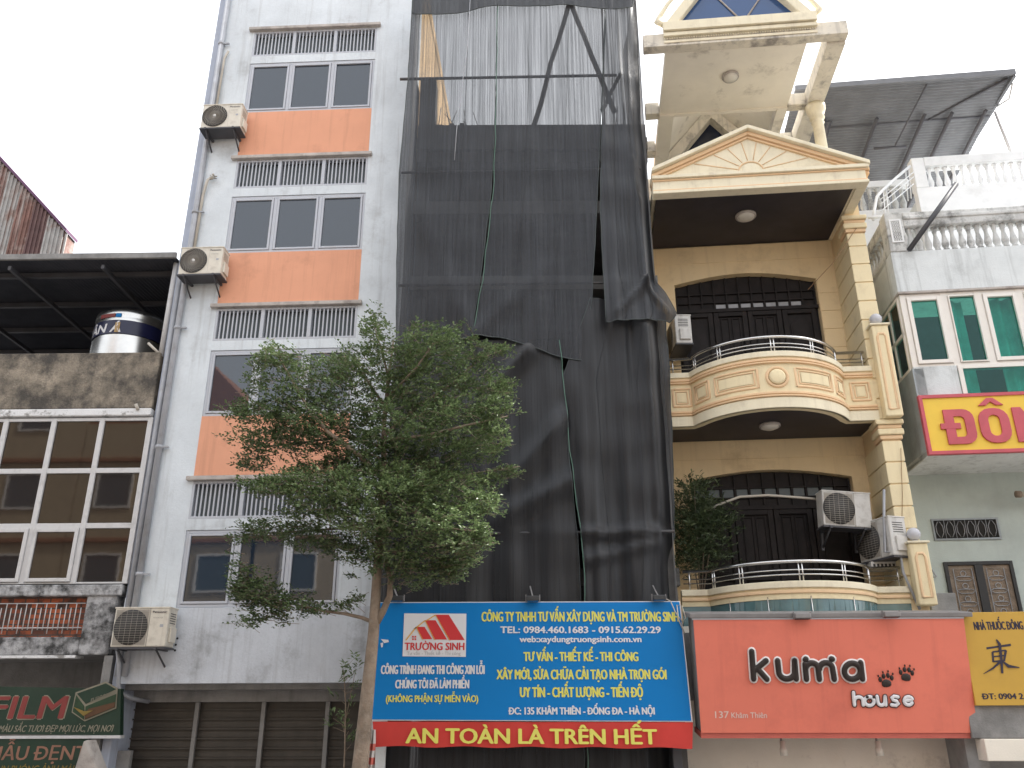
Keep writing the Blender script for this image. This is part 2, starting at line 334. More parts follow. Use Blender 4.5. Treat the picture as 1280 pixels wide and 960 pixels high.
def net_mat(name, cov, cbase):
    """black shade net: fine vertical tape weave, partly see-through"""
    m = bpy.data.materials.new(name); m.use_nodes = True; n = m.node_tree; L = n.links.new; p = n.nodes['Principled BSDF']; out = n.nodes['Material Output']
    tc = n.nodes.new('ShaderNodeTexCoord')
    def noise(sc, st, det=4):
        mp = n.nodes.new('ShaderNodeMapping'); mp.inputs['Scale'].default_value = st; L(tc.outputs['Object'], mp.inputs[0])
        q = n.nodes.new('ShaderNodeTexNoise'); q.inputs['Scale'].default_value = sc; q.inputs['Detail'].default_value = det; q.inputs['Roughness'].default_value = .7
        L(mp.outputs[0], q.inputs['Vector']); return q.outputs[0]
    a = noise(1, (26, 3, .25), 6); f = noise(1, (150, 3, 95), 3)
    r1 = n.nodes.new('ShaderNodeMapRange'); r1.inputs[1].default_value = .3; r1.inputs[2].default_value = .72; r1.inputs[3].default_value = cov+.13; r1.inputs[4].default_value = cov-.16; L(a, r1.inputs[0])
    r2 = n.nodes.new('ShaderNodeMapRange'); r2.inputs[1].default_value = .35; r2.inputs[2].default_value = .7; r2.inputs[3].default_value = .14 if cov < .9 else .04; r2.inputs[4].default_value = -.26 if cov < .9 else -.08; L(f, r2.inputs[0])
    ad = n.nodes.new('ShaderNodeMath'); ad.operation = 'ADD'; ad.use_clamp = True; L(r1.outputs[0], ad.inputs[0]); L(r2.outputs[0], ad.inputs[1])
    g = noise(1, (18, 3, .5), 6); r3 = n.nodes.new('ShaderNodeMapRange'); r3.inputs[1].default_value = .35; r3.inputs[2].default_value = .7; L(g, r3.inputs[0])
    x = n.nodes.new('ShaderNodeMix'); x.data_type = 'RGBA'; x.inputs[6].default_value = tuple(c*.6 for c in cbase)+(1,); x.inputs[7].default_value = tuple(c*1.6 for c in cbase)+(1,)
    L(r3.outputs[0], x.inputs[0]); L(x.outputs[2], p.inputs['Base Color'])
    p.inputs['Roughness'].default_value = .5; p.inputs['Specular IOR Level'].default_value = .4
    p.inputs['Sheen Weight'].default_value = .5; p.inputs['Sheen Roughness'].default_value = .4
    t = n.nodes.new('ShaderNodeBsdfTransparent'); ms = n.nodes.new('ShaderNodeMixShader'); L(ad.outputs[0], ms.inputs[0]); L(t.outputs[0], ms.inputs[1]); L(p.outputs[0], ms.inputs[2]); L(ms.outputs[0], out.inputs[0])
    return m
M['net'] = net_mat('shade_net', .87, (.0205, .0225, .0285))
M['net_mid'] = net_mat('bunched_shade_net', .94, (.0225, .0245, .030))
M['net_low'] = net_mat('dense_shade_net', .985, (.0125, .013, .016))

def green_glass():
    m = bpy.data.materials.new('green_glass'); m.use_nodes = True; n = m.node_tree; L = n.links.new; out = n.nodes['Material Output']
    t = n.nodes.new('ShaderNodeBsdfTransparent'); t.inputs[0].default_value = (.38, .82, .76, 1)
    g = n.nodes.new('ShaderNodeBsdfGlossy'); g.inputs['Roughness'].default_value = .02; g.inputs[0].default_value = (.85, .95, .95, 1)
    fr = n.nodes.new('ShaderNodeFresnel'); fr.inputs[0].default_value = 1.4
    ms = n.nodes.new('ShaderNodeMixShader'); L(fr.outputs[0], ms.inputs[0]); L(t.outputs[0], ms.inputs[1]); L(g.outputs[0], ms.inputs[2]); L(ms.outputs[0], out.inputs[0]); return m
M['glass_green'] = green_glass()

# ------------------------------------------------------------------ lettering
import unicodedata
_cap = [None]; _gl = {}
def raw_text(body, ext=0.0):
    c = bpy.data.curves.new('lettering', 'FONT'); c.body = body; c.size = 1; c.extrude = ext; c.resolution_u = 3
    o = bpy.data.objects.new('lettering', c); col.objects.link(o)
    dg = bpy.context.evaluated_depsgraph_get(); me = bpy.data.meshes.new_from_object(o.evaluated_get(dg))
    vs = [v.co.copy() for v in me.vertices]; fs = [tuple(p.vertices) for p in me.polygons]
    bpy.data.objects.remove(o); bpy.data.curves.remove(c); bpy.data.meshes.remove(me)
    return vs, fs
def width(t): vs, _ = raw_text(t); return max(v.x for v in vs)-min(v.x for v in vs)
def glyph(ch, ext):
    """one character: its mesh, advance, and extra outlines (the horn of o and u, the bar of D) laid over it"""
    k = (ch, ext)
    if k in _gl: return _gl[k]
    d = unicodedata.normalize('NFD', ch); horn = chr(0x31b) in d
    base = unicodedata.normalize('NFC', d.replace(chr(0x31b), '')); bar = ch == chr(0x110)
    if bar: base = 'D'
    adv = width('H'+base+'H')-width('HH')
    if base == ' ': r = ([], [], adv, []); _gl[k] = r; return r
    vs, fs = raw_text(base, ext); body = raw_text(unicodedata.normalize('NFD', base)[0])[0]
    x1 = max(v.x for v in body); y1 = max(v.y for v in body); x0 = min(v.x for v in body); ex = []
    if horn: ex.append([(x1-.10, y1-.11), (x1+.02, y1-.09), (x1+.045, y1+.03), (x1-.005, y1+.06), (x1+.10, y1+.06), (x1+.125, y1-.02), (x1+.06, y1-.15), (x1-.06, y1-.18)]); adv += .06
    if bar: ex.append([(x0-.09, y1*.44), (x0+.28, y1*.44), (x0+.28, y1*.56), (x0-.09, y1*.56)])
    _gl[k] = (vs, fs, adv, ex); return _gl[k]
def text(body, u0, u1, zb, cap, parent, m, w=0.0, bold=.02, boldy=.012, ext=0.0, slope=0.0, shear=0.0, name='lettering'):
    """a line of lettering from u0 to u1, baseline zb, capital height cap, on plane w (towards the viewer is -w)"""
    if _cap[0] is None:
        hv, _ = raw_text('H'); _cap[0] = max(v.y for v in hv)
    vs, fs, pen, exs = [], [], 0.0, []
    for ch in body:
        gv, gf, adv, ex = glyph(ch, 1.0 if ext else 0.0); b = len(vs)
        vs += [Vector((v.x+pen, v.y, v.z)) for v in gv]; fs += [tuple(b+i for i in f) for f in gf]
        exs += [[(x+pen, y) for x, y in e] for e in ex]; pen += adv
    x0 = min(v.x for v in vs); x1 = max(v.x for v in vs); sx = (u1-u0)/(x1-x0); sy = cap/_cap[0]
    mb = MB(); offs = [(0, 0), (-bold, 0), (bold, 0), (0, boldy), (0, -boldy)] if bold else [(0, 0)]
    def place(x, y, dx, dy, d):
        u = u0+(x-x0)*sx+dx*cap; z = zb+y*sy+dy*cap
        return (u+shear*(z-zb), d, z+slope*(u-u0))
    for i, (dx, dy) in enumerate(offs):
        mb.add([place(v.x, v.y, dx, dy, w-.0006*i-v.z*ext) for v in vs], fs)
        for e in exs:
            d = w-ext-.0006*i-.0003; n = len(e)
            p = [place(x, y, dx, dy, d) for x, y in e]
            if ext: mb.add(p+[(q[0], w, q[2]) for q in p], [tuple(range(n))]+[(j, (j+1) % n, n+(j+1) % n, n+j) for j in range(n)])
            else: mb.add(p, [tuple(range(n))])
    return mb.build(name, m, parent)

# ------------------------------------------------------------------ ground, road, pavements
def flat(name, x0, x1, y0, y1, z, m, **k):
    return MB().add([(x0, y0, z), (x1, y0, z), (x1, y1, z), (x0, y1, z)], [(0, 1, 2, 3)]).build(name, m, **k)
flat('ground', -400, 400, -400, 400, -0.02, M['asphalt'], kind='structure')
flat('road', -120, 120, 0.6, 9.2, -0.016, M['asphalt'], kind='structure')
MB().box(-60, 60, 9.35, 18, -.1, .13).build('sidewalk', M['paving'], kind='structure')
MB().box(-60, 60, 9.2, 9.35, -.1, .15).build('kerb', M['kerb'], bevel=.02, kind='structure')
MB().box(-60, 60, -4.5, .45, -.1, .13).build('far_sidewalk', M['paving'], kind='structure')
MB().box(-60, 60, .45, .6, -.1, .15).build('far_kerb', M['kerb'], bevel=.02, kind='structure')
mk = MB()
for i in range(-12, 12): mk.box(i*5, i*5+2.2, 4.85, 4.97, -.012, -.011)
mk.build('road_marking', M['road_paint'], kind='structure')

# ------------------------------------------------------------------ houses across the street (behind the viewer; they shade the street and show in the panes)
def opposite(x0, x1, h, m, label, gable, trim):
    r = empty('street_house', ((x0+x1)/2, -4.5, 0), label=label, cat='house')
    hw = (x1-x0)/2-.02
    MB().box(-hw, hw, -9, 0, .13, h).build('wall', m, r)
    if gable: MB().prism([(-hw, h), (hw, h), (0, h+3.2)], -9, 0).build('roof', M['rose_house'], r)
    else: MB().box(-hw-.1, hw+.1, -9, .25, h, h+.35).build('roof', trim, r)
    z = 4.2
    while z+1.9 < h:
        for k in range(2):
            cx = -hw/2+k*hw
            f = MB().frame(cx-.75, cx+.75, z, z+1.5, .0, .06, .08).build('window', M['frame_white'], r)
            MB().box(cx-.67, cx+.67, .002, .02, z+.08, z+1.42).build('pane', M['slat_dark'], f)
        MB().box(-hw, hw, 0, .12, z+1.95, z+2.1).build('cornice', trim, r)
        z += 3.3
    MB().box(-hw+.3, hw-.3, .0, .05, .15, 3.0).build('shutter', M['shutter'], r)
opposite(-27, -18.4, 17.5, M['beige_house'], 'tall tan house across the street, left end', False, M['rose_house'])
opposite(-18.4, -12.0, 14.4, M['beige_house'], 'beige house with gable across the street beside the tall tan house', True, M['rose_house'])
opposite(-12.2, -4.2, 11.2, M['beige_house'], 'low beige house across the street beside the taller gabled one', False, M['rose_house'])
opposite(-4.2, .6, 11.8, M['rose_house'], 'terracotta house across the street behind the viewer', False, M['cream_pale'])
opposite(.6, 6.0, 10.4, M['gw'], 'pale grey flat-roofed house across the street', False, M['ledge'])
opposite(6.0, 13.5, 12.4, M['yellow'], 'yellow flat-roofed house across the street, right end', False, M['peach'])

# ------------------------------------------------------------------ air conditioners
def ac_unit(name, fr, x, y, w, wd, hh, dep, label, group, style='spiral', turn=0.0, bracket=True, m='ac', words=True, roll=0.0):
    """outdoor unit whose lower front left corner stands at photo point (x, y) on plane w"""
    u, z = fr.at(x, y, w)
    r = empty(name, fr.world(u, w, z), (0, roll, -fr.yaw+turn), label=label, cat='air conditioner', group=group)
    c = MB().box(0, wd, 0, dep, 0, hh).build('casing', M[m], r, bevel=.018)
    MB().box(-.012, wd+.012, -.012, dep+.01, -.03, -.002).build('base_tray', M['steel_dark'], r)
    b = MB().box(-.008, wd+.008, -.008, dep+.008, hh-.012, hh+.012)
    b.build('lid', M[m], r, bevel=.006)
    fx, fz, rr = wd*.33, hh*.5, hh*.455
    if style == 'spiral':
        g = MB().lathe((fx, -.001, fz), [(rr, 0), (rr, -.012), (rr-.012, -.016), (rr-.014, -.004), (0.001, -.004)], 36, 'y').build('fan_grille', M['fan_dark'], r)
        q = MB()
        for k in range(26):
            a = 2*math.pi*k/26; pts = []
            for j in range(6):
                t = j/5; ra = rr*(.16+.8*t); an = a+1.1*t
                pts.append((fx+ra*math.cos(an), -.018, fz+ra*math.sin(an)))
            q.tube(pts, .0055, 4)
        for k in (.4, .7): q.tube([(fx+rr*k*math.cos(2*math.pi*i/24), -.017, fz+rr*k*math.sin(2*math.pi*i/24)) for i in range(25)], .003, 4)
        q.build('fan_wire', M['fan_mid'], g)
        MB().lathe((fx, -.008, fz), [(rr*.13, 0), (rr*.13, -.016), (rr*.08, -.02), (.001, -.021)], 16, 'y').build('fan_hub', M['ac_white'], g)
        MB().box(wd*.685, wd*.688, -.002, .01, .02, hh-.02).build('seam', M['fan_mid'], r)
    else:
        MB().box(.03, wd*.63, -.006, .0, .03, hh-.03).build('front_mesh', M['fan_mid'], r)
        g = MB().lathe((fx, -.007, fz), [(rr, 0), (rr, -.004), (.001, -.004)], 30, 'y').build('fan_grille', M['fan_dark'], r)
        q = MB(); n = 15
        for k in range(1, n):
            zz = .03+(hh-.06)*k/n; q.box(.03, wd*.63, -.016, -.012, zz-.002, zz+.002)
        for k in range(1, 6):
            xx = .03+(wd*.63-.03)*k/6; q.box(xx-.002, xx+.002, -.012, -.009, .03, hh-.03)
        q.build('fan_wire', M['fan_mid'], g)
        MB().box(wd*.645, wd*.66, -.004, .01, .0, hh).build('seam', M['fan_mid'], r)
    if words:
        text('Panasonic', wd*.70, wd*.95, hh*.86, hh*.055, r, M['navy'], -.002, .03)
        text('INVERTER', wd*.72, wd*.90, hh*.72, hh*.035, r, M['fan_mid'], -.002, 0)
        MB().box(wd*.86, wd*.92, -.003, 0, hh*.5, hh*.57).build('sticker', M['pipe'], r)
    s = MB().box(wd, wd+.035, dep*.25, dep*.9, hh*.12, hh*.5); s.build('valve_cover', M[m], r, bevel=.01)
    v = MB()
    for k in range(5): v.box(wd-.001, wd+.004, dep*.2, dep*.8, hh*(.6+.06*k), hh*(.6+.06*k)+.012)
    v.build('side_louvre', M['fan_mid'] if style == 'spiral' else M['fan_dark'], r)
    if bracket:
        for k in (.14, .84):
            q = MB().box(wd*k-.02, wd*k+.02, -.03, dep+.15, -.045, -.004)
            q.tube([(wd*k, .02, -.04), (wd*k, dep+.14, -.30)], .016, 6); q.box(wd*k-.02, wd*k+.02, dep+.11, dep+.15, -.34, -.04)
            q.build('bracket', M['steel_dark'], r)
    return r

# ------------------------------------------------------------------ old house at the left
H = froot('old_house', FL, 'old grey house with brown glazing grid and dark sheet roof', 'house')
UL = -7.0
p = MB(); p.box(UL, -.04, 0, .2, 8.16, 9.25).build('parapet', M['old_conc'], H, bevel=.02)
MB().box(UL, -.02, -.05, .2, 8.0, 8.14).build('ledge', M['white_ledge'], H, bevel=.02)
MB().box(UL, -.03, .35, 9, 7.6, 7.9).build('floor_slab', M['grey_conc'], H)
# glazing grid: three rows, four columns in view, bottom row with opening sashes
us = [-.03-.865*k for k in range(9)]
zs = [5.06, 6.05, 7.02, 7.98]
f = MB()
for u in us: f.box(u-.045, u+.045, .0, .09, zs[0], zs[-1])
for i in range(len(us)-1):
    for j, z in enumerate(zs): f.box(us[i+1]+.045, us[i]-.045, .004, .086, z-(.06 if j else .0), z+(.0 if j == 3 else .03))
f.build('window_frame', M['alu_old'], H, bevel=.006)
for i in range(5):
    for j in range(3):
        a, b = us[i+1]+.045, us[i]-.045
        if j == 0 and i > 0:
            s = MB().frame(a+.004, b-.004, zs[0]+.034, zs[1]-.064, -.03, .05, .06).build('sash', M['alu_old'], H, bevel=.005)
            MB().box(a+.064, b-.064, .0, .012, zs[0]+.094, zs[1]-.124).build('pane', M['glass_brown'], s)
        else:
            MB().box(a, b, .035, .047, zs[j]+.03, zs[j+1]-.06).build('pane', M['glass_brown'], H)
MB().box(UL, -.03, .5, .6, 4.9, 8.0).build('inner_wall', M['void'], H)
MB().box(UL, -.02, -.06, .2, 4.86, 5.04).build('sill', M['black_stain'], H, bevel=.02)
MB().box(UL, -.62, .10, .3, 4.2, 4.86).build('brick_panel', M['brick'], H)
g = MB(); u = -.70
k = 0
while u > -4.2:
    lo = 4.33 if k % 3 else 4.27; hi = 4.75 if k % 2 else 4.68
    g.tube([(u, .045, lo), (u, .045, hi)], .009, 5); u -= .083; k += 1
g.tube([(-4.2, .045, 4.75), (-.64, .045, 4.75)], .009, 5); g.tube([(-4.2, .045, 4.36), (-.64, .045, 4.36)], .009, 5)
g.build('balcony_bars', M['alu_old'], H)
MB().box(-.60, -.10, -.02, .3, 3.93, 4.9).build('pillar', M['black_stain'], H, bevel=.02)
MB().box(UL, -.60, -.02, .3, 3.93, 4.21).build('slab_edge', M['black_stain'], H, bevel=.02)
MB().box(UL, -.10, .3, 2.4, 3.94, 4.2).build('soffit', M['grey_conc'], H)
MB().box(UL, -.62, -.035, .25, 3.885, 3.927).build('broken_trim', M['white_ledge'], H)
MB().box(UL, -.04, 2.3, 2.5, .13, 4.0).build('shopfront_wall', M['grey_conc'], H)
MB().box(-.16, -.02, .0, 2.3, .13, 3.92).build('party_wall', M['grey_conc'], H)
# roof over the terrace: corrugated sheet on trusses, front gutter, post
rf = MB(); n = 90; pts = []
for i in range(n*2+1): pts.append((UL+(0.02-UL)*i/(n*2), .028 if i % 2 else 0))
vs = []
for (a, b) in pts: vs += [(a, -.1, 11.17+b), (a, 7.5, 11.75+b)]
rf.add(vs, [(2*i, 2*i+2, 2*i+3, 2*i+1) for i in range(len(pts)-1)])
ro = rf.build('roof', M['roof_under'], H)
q = MB()
for w in (.5, 2.0, 3.5, 5.0): q.box(UL, 0, w-.04, w+.04, 11.05+w*.077, 11.15+w*.077)
for u in (-1.4, -3.2, -5): q.box(u-.03, u+.03, -.05, 7.3, 10.98, 11.06)
q.build('purlins', M['steel_dark'], ro)
MB().box(UL, .03, -.16, -.10, 11.14, 11.26).build('gutter', M['grey_conc'], ro, bevel=.01)
MB().tube([(-.07, .1, 9.2), (-.06, .1, 11.15)], .05, 10).build('roof_post', M['alu_old'], H)
MB().tube([(-.1, .05, 9.25), (-.32, .05, 9.45)], .025, 8).build('pipe_stub', M['pipe_beige'], H)
MB().box(UL, 0, 7.2, 7.4, 7.9, 11.8).build('back_wall', M['void'], H)
MB().box(-.03, .0, .2, 7.2, 7.9, 11.1).build('side_wall', M['dark_conc'], H)
MB().tube([(-.25, -.06, 8.1), (-.30, -.08, 8.2)], .03, 8).build('spout', M['pipe_beige'], H)
MB().tube([(-2.85, -.06, 8.0), (-2.86, -.06, 8.17)], .012, 6).build('paint_drip', M['sign_blue'], H)

# shed of rusty sheets rising behind
w = 7.0
P = [FL.at(*p, w) for p in ((-60, 133), (83, 291), (78, 330), (-60, 335))]
SH = froot('metal_shed', FL, 'rusty corrugated metal shed with purple roof trim', 'shed')
MB().prism([P[0], P[1], (P[2][0], 11.0), (P[3][0], 11.0)], w, w+.5).build('wall', M['rust'], SH)
k_ = 0; q = MB(); u = P[3][0]; sl_ = (P[1][1]-P[0][1])/(P[1][0]-P[0][0])
while u < P[2][0]-.05:
    q.box(u, u+.05, w-.06, w-.028, 11.0, P[0][1]+(u-P[0][0])*sl_-.05); u += .125
    k_ += 1
    if k_ % 4 == 0:
        a_ = u-.5; zt_ = lambda uu: P[0][1]+(uu-P[0][0])*sl_-.06
        MB().prism([(a_, 11.0), (u-.01, 11.0), (u-.01, zt_(u-.01)), (a_, zt_(a_))], w-.028, w-.001).build('wall_sheet', M[('rust_dark', 'rust_pale', 'rust', 'rust_pale', 'rust')[(k_//4) % 5]], SH)
        q.build('corrugation', M[('rust_dark', 'rust_pale', 'rust', 'rust_pale', 'rust')[(k_//4) % 5]], SH); q = MB()
q.build('corrugation', M['rust_pale'], SH)
MB().prism([(P[0][0], P[0][1]-.02), (P[1][0]+.05, P[1][1]-.03), (P[1][0]+.05, P[1][1]+.07), (P[0][0], P[0][1]+.08)], w-.12, w+.55).build('roof_trim', M['purple'], SH)

# water tank on the terrace
wt = 1.35
ua, za = FL.at(97, 440, wt-.6); ub, _ = FL.at(186, 440, wt-.6); _, zt = FL.at(140, 389, wt-.6)
rt_ = (ub-ua)/2; ut = (ua+ub)/2
T = froot('water_tank', FL, 'stainless steel water tank with navy band on the terrace', 'water tank', u=ut, w=wt, z=8.0)
prof = [(rt_*.96, .0)]
zz = .05
while zz < (za-8.0)+(zt-za)*.36: prof += [(rt_, zz), (rt_*.975, zz+.03)]; zz += .06
top = zt-8.0
prof += [(rt_, zz), (rt_, top*.93), (rt_*.985, top*.945), (rt_, top*.96), (rt_*.99, top), (rt_*.9, top+.05), (rt_*.3, top+.16), (.001, top+.18)]
MB().lathe((0, 0, 0), prof, 48).build('tank_body', M['stainless_tank'], T)
def wrap(o, r):
    for v in o.data.vertices:
        a = v.co.x/r; rr = r-v.co.y; v.co.x = rr*math.sin(a); v.co.y = -rr*math.cos(a)
    return o
def curved(u0, u1, z0, z1, r, n=24):
    b = MB(); vs = []
    for i in range(n+1):
        a = u0+(u1-u0)*i/n; vs += [(a, -.004, z0), (a, -.004, z1)]
    b.add(vs, [(2*i, 2*i+2, 2*i+3, 2*i+1) for i in range(n)], True); return b
vb = za-8.0; vh = top-vb; zA, zB = vb+vh*.40, vb+vh*.73
band = wrap(curved(-rt_*1.5, rt_*1.5, zA, zB, rt_).build('label_band', M['tank_band'], T), rt_)
lt = wrap(text('TÂN Á', -rt_*1.15, rt_*.16, zA+.03, (zB-zA)*.62, band, M['sign_white'], -.008, .05, .03, shear=.15), rt_)
wrap(curved(rt_*.0, rt_*.13, zA+.02, zA+(zB-zA)*.8, rt_).build('label_patch', M['tank_gold'], band), rt_+.006)
wrap(curved(-rt_*.55, -rt_*.05, zB+.06, zB+.14, rt_).build('label_patch', M['film_red'], band), rt_+.006)
wrap(curved(-rt_*.03, rt_*.12, zB+.06, zB+.14, rt_).build('label_patch', M['sign_blue'], band), rt_+.006)

# green shop signs under the slab
ws = -.12
def A(x, y, w_=None): return FL.at(x, y, ws if w_ is None else w_)
G = froot('shop_sign', FL, 'dark green sign with red FILM lettering and film box picture', 'sign')
a, b, c, d = A(-60, 857), A(151, 861), A(150, 919), A(-60, 917)
MB().prism([d, c, b, a], ws, ws+.12).build('board', M['green_sign'], G)
MB().box(d[0], c[0]+.02, ws-.02, ws+.12, c[1]-.045, c[1]-.002).build('board_rim', M['alu_old'], G)
x0, z0 = A(-13, 898); x1, z1 = A(78, 898); cap = A(40, 871)[1]-A(40, 898)[1]
text('FILM', x0-.012, x1+.012, z0-.008, cap*1.04, G, M['film_pale'], ws-.003, .07, .05, shear=.12)
text('FILM', x0, x1, z0, cap, G, M['film_red'], ws-.009, .045, .02, shear=.12)
x0, z0 = A(-2, 915); x1, _ = A(140, 915)
text('MÀU SẮC TƯƠI ĐẸP MỌI LÚC, MỌI NƠI', x0, x1, z0, A(0, 907)[1]-z0, G, M['film_pale'], ws-.003, .03, shear=.2)
Z3 = lambda pts: [A(px/4, 720+py/4) for px, py in pts]
bx = MB().prism(Z3([(360, 682), (425, 727), (582, 662), (590, 560), (530, 528), (380, 582)]), ws-.012, ws+.001).build('film_box', M['film_pale'], G)
MB().prism(Z3([(366, 678), (423, 719), (424, 652), (384, 596)]), ws-.02, ws-.012).build('box_side', M['film_box'], bx)
MB().prism(Z3([(428, 718), (577, 657), (584, 590), (430, 652)]), ws-.02, ws-.012).build('box_front', M['film_box'], bx)
MB().prism(Z3([(388, 588), (532, 537), (582, 566), (432, 640)]), ws-.02, ws-.012).build('box_top', M['green_sign'], bx)
MB().prism(Z3([(428, 716), (577, 655), (579, 630), (445, 665), (430, 690)]), ws-.026, ws-.0205).build('box_stripe', M['film_brown'], bx)
MB().prism(Z3([(372, 655), (422, 700), (470, 672), (425, 676)]), ws-.032, ws-.0265).build('box_stripe', M['film_gold'], bx)
pa = A(457/4, 720+632/4); pb = A(572/4, 720+632/4)
text('FUJICOLOR', pa[0], pb[0], pa[1], .055, bx, M['film_pale'], ws-.022, .02, slope=.33)
G2 = froot('shop_sign', FL, 'lower green sign with salmon hand lettering beside the cloth awning', 'sign')
a, b, c, d = A(-60, 922), A(110, 923.5), A(98, 975), A(-60, 975)
MB().prism([d, c, b, a], ws, ws+.1).build('board', M['green_sign'], G2)
x0, z0 = A(-16, 950); x1, _ = A(106, 950)
text('MẪU ĐẸNT', x0, x1, z0, A(40, 933)[1]-A(40, 950)[1], G2, M['film_pink'], ws-.003, .03, shear=.08)
x0, z0 = A(-6, 965); x1, _ = A(102, 965)
text('- IN PHÓNG ẢNH MÀU -', x0, x1, z0, A(40, 957)[1]-z0, G2, M['film_gold'], ws-.003, .02, shear=.15)
AW = froot('cloth_awning', FL, 'folded beige cloth hanging beside the lower green sign', 'awning')
q = MB(); a, b, c, d = A(109, 925, -.4), A(128, 985, -.4), A(90, 985, -.4), A(103, 945, -.4)
q.add([(a[0], -.4, a[1]), (b[0], -.3, b[1]), (c[0], -.5, c[1]), (a[0]-.02, -.46, a[1]-.02), (d[0], -.5, d[1]), (a[0]+.04, -.2, a[1]), (b[0]+.04, -.1, b[1])], [(0, 1, 2, 4, 3), (0, 5, 6, 1)]).build('cloth', M['ledge'], AW)
MB().box(A(112, 930)[0], A(150, 930)[0], .3, .4, 2.0, 2.5).build('meter_board', M['grey_conc'], H)

# ------------------------------------------------------------------ white building
B = froot('white_building', FW_, 'tall white building with orange panels and slatted window strips', 'building')
u0, u1, ul, ur = -6.28, -1.95, -5.53, -2.86
TOP = 18.6
T0 = [6.78+3.317*k for k in range(4)]
m = MB()
m.box(u0, ul, 0, .22, 3.49, TOP); m.box(ur, u1, 0, .22, 3.49, TOP)
m.box(ul, ur, 0, .22, 3.49, T0[0]-2.12)
for t in T0: m.box(ul, ur, 0, .22, t-.84, t-.65)
m.box(ul, ur, 0, .22, T0[3]+.0, TOP)
m.box(u0, u1, 9.8, 10, 3.4, TOP-.2); m.box(u0, u1, .5, 9.8, TOP-.5, TOP-.3)
wall = m.build('wall', M['white_wall'], B)
MB().box(u0+.0, u1, -.006, -.001, 3.49, T0[0]-2.125).build('stained_shaded_base', M['white_wall_low'], B)
MB().box(u1-.2, u1, .22, 9.8, 3.3, TOP).build('side_wall', M['tan_side'], B)
MB().box(-6.42, u0, .05, 10, .13, TOP-.2).build('party_strip', M['blue_strip'], B)
for i, t in enumerate(T0):
    if i < 3: MB().box(ul, ur, -.004, .2, t+.11, T0[i+1]-2.12).build('orange_panel', M['orange'], B)
    MB().box(ul-.10, ur+.08, -.085, .15, t+.012, t+.088).build('ledge', M['ledge'], B, bevel=.012)
    tr = MB().frame(ul, ur, t-.65, t+.01, .0, .12, .045)
    for k in (1, 2):
        a = ul+(ur-ul)*k/3; tr.box(a-.035, a+.035, .0, .12, t-.605, t-.035)
    tr = tr.build('slat_window', M['alu'], B, bevel=.005)
    s = MB(); n = 10
    for k in range(3):
        a = ul+.03+(ur-ul)*k/3; b_ = ul+(ur-ul)*(k+1)/3-.03
        for j in range(1, n+1):
            c = a+(b_-a)*j/(n+1); s.box(c-.0125, c+.0125, .012, .03, t-.605, t-.035)
    s.build('slats', M['alu'], tr)
    MB().box(ul+.04, ur-.04, .14, .15, t-.61, t-.03).build('pane', M['slat_dark'], tr)
    z0, z1 = t-2.115, t-.845
    wd = MB().frame(ul, ur, z0, z1, .015, .13, .05)
    d3 = (ur-ul)/3
    for k in (1, 2): wd.box(ul+d3*k-.035, ul+d3*k+.035, .015, .13, z0+.05, z1-.05)
    wd = wd.build('window', M['alu'], B, bevel=.006)
    for k in range(3):
        a = ul+d3*k+(.055 if k == 0 else .04); b_ = ul+d3*(k+1)-(.055 if k == 2 else .04)
        sa = MB().frame(a, b_, z0+.055, z1-.055, .0, .07, .04).build('sash', M['alu'], wd, bevel=.005)
        MB().box(a+.04, b_-.04, .03+.002*k, .045, z0+.095, z1-.095).build('pane', M['glass'], wd)
for k in range(4):
    MB().box(u0, u1-.2, .25, 9.7, T0[k]+.15, T0[k]+.3).build('floor_slab', M['void'], B)
MB().box(u0, u1, .22, 1.0, 3.40, 3.50).build('soffit', M['grey_conc'], B)
MB().box(u0, u1, .55, .75, 3.22, 3.40).build('shutter_box', M['grey_conc'], B)
# pipes down the left edge
q = MB().tube([(-6.19, -.06, 3.6), (-6.19, -.06, TOP-.4)], .055, 10)
for z in (5.2, 7.4, 9.7, 12.2, 14.4, 16.4): q.lathe((-6.19, -.06, z), [(.07, -.03), (.07, .03)], 10); q.box(-6.12, -6.02, -.08, -.04, z-.015, z+.015)
q.build('drain_pipe', M['pipe'], B)
MB().tube([(-6.33, .0, 3.6), (-6.33, .0, 11.0)], .045, 8).build('drain_pipe', M['pipe'], B)
q = MB().tube([(-6.0, -.05, 13.0), (-6.02, -.12, 12.9), (-6.10, -.05, 12.6), (-6.11, -.05, 11.4)], .028, 8)
for k in range(5): q.tube([(-5.98+.03*math.cos(k*1.3), -.06, 13.03+.05*math.sin(k*1.3)), (-5.9+.05*math.cos(k*2), -.10, 13.0+.06*math.sin(k*1.7)), (-6.0, -.06, 12.95)], .012, 5)
q.build('refrigerant_pipe', M['pipe_beige'], B)
MB().tube([(-6.02, -.05, 16.2), (-6.08, -.06, 16.0), (-6.10, -.05, 14.6)], .025, 8).build('refrigerant_pipe', M['pipe_beige'], B)
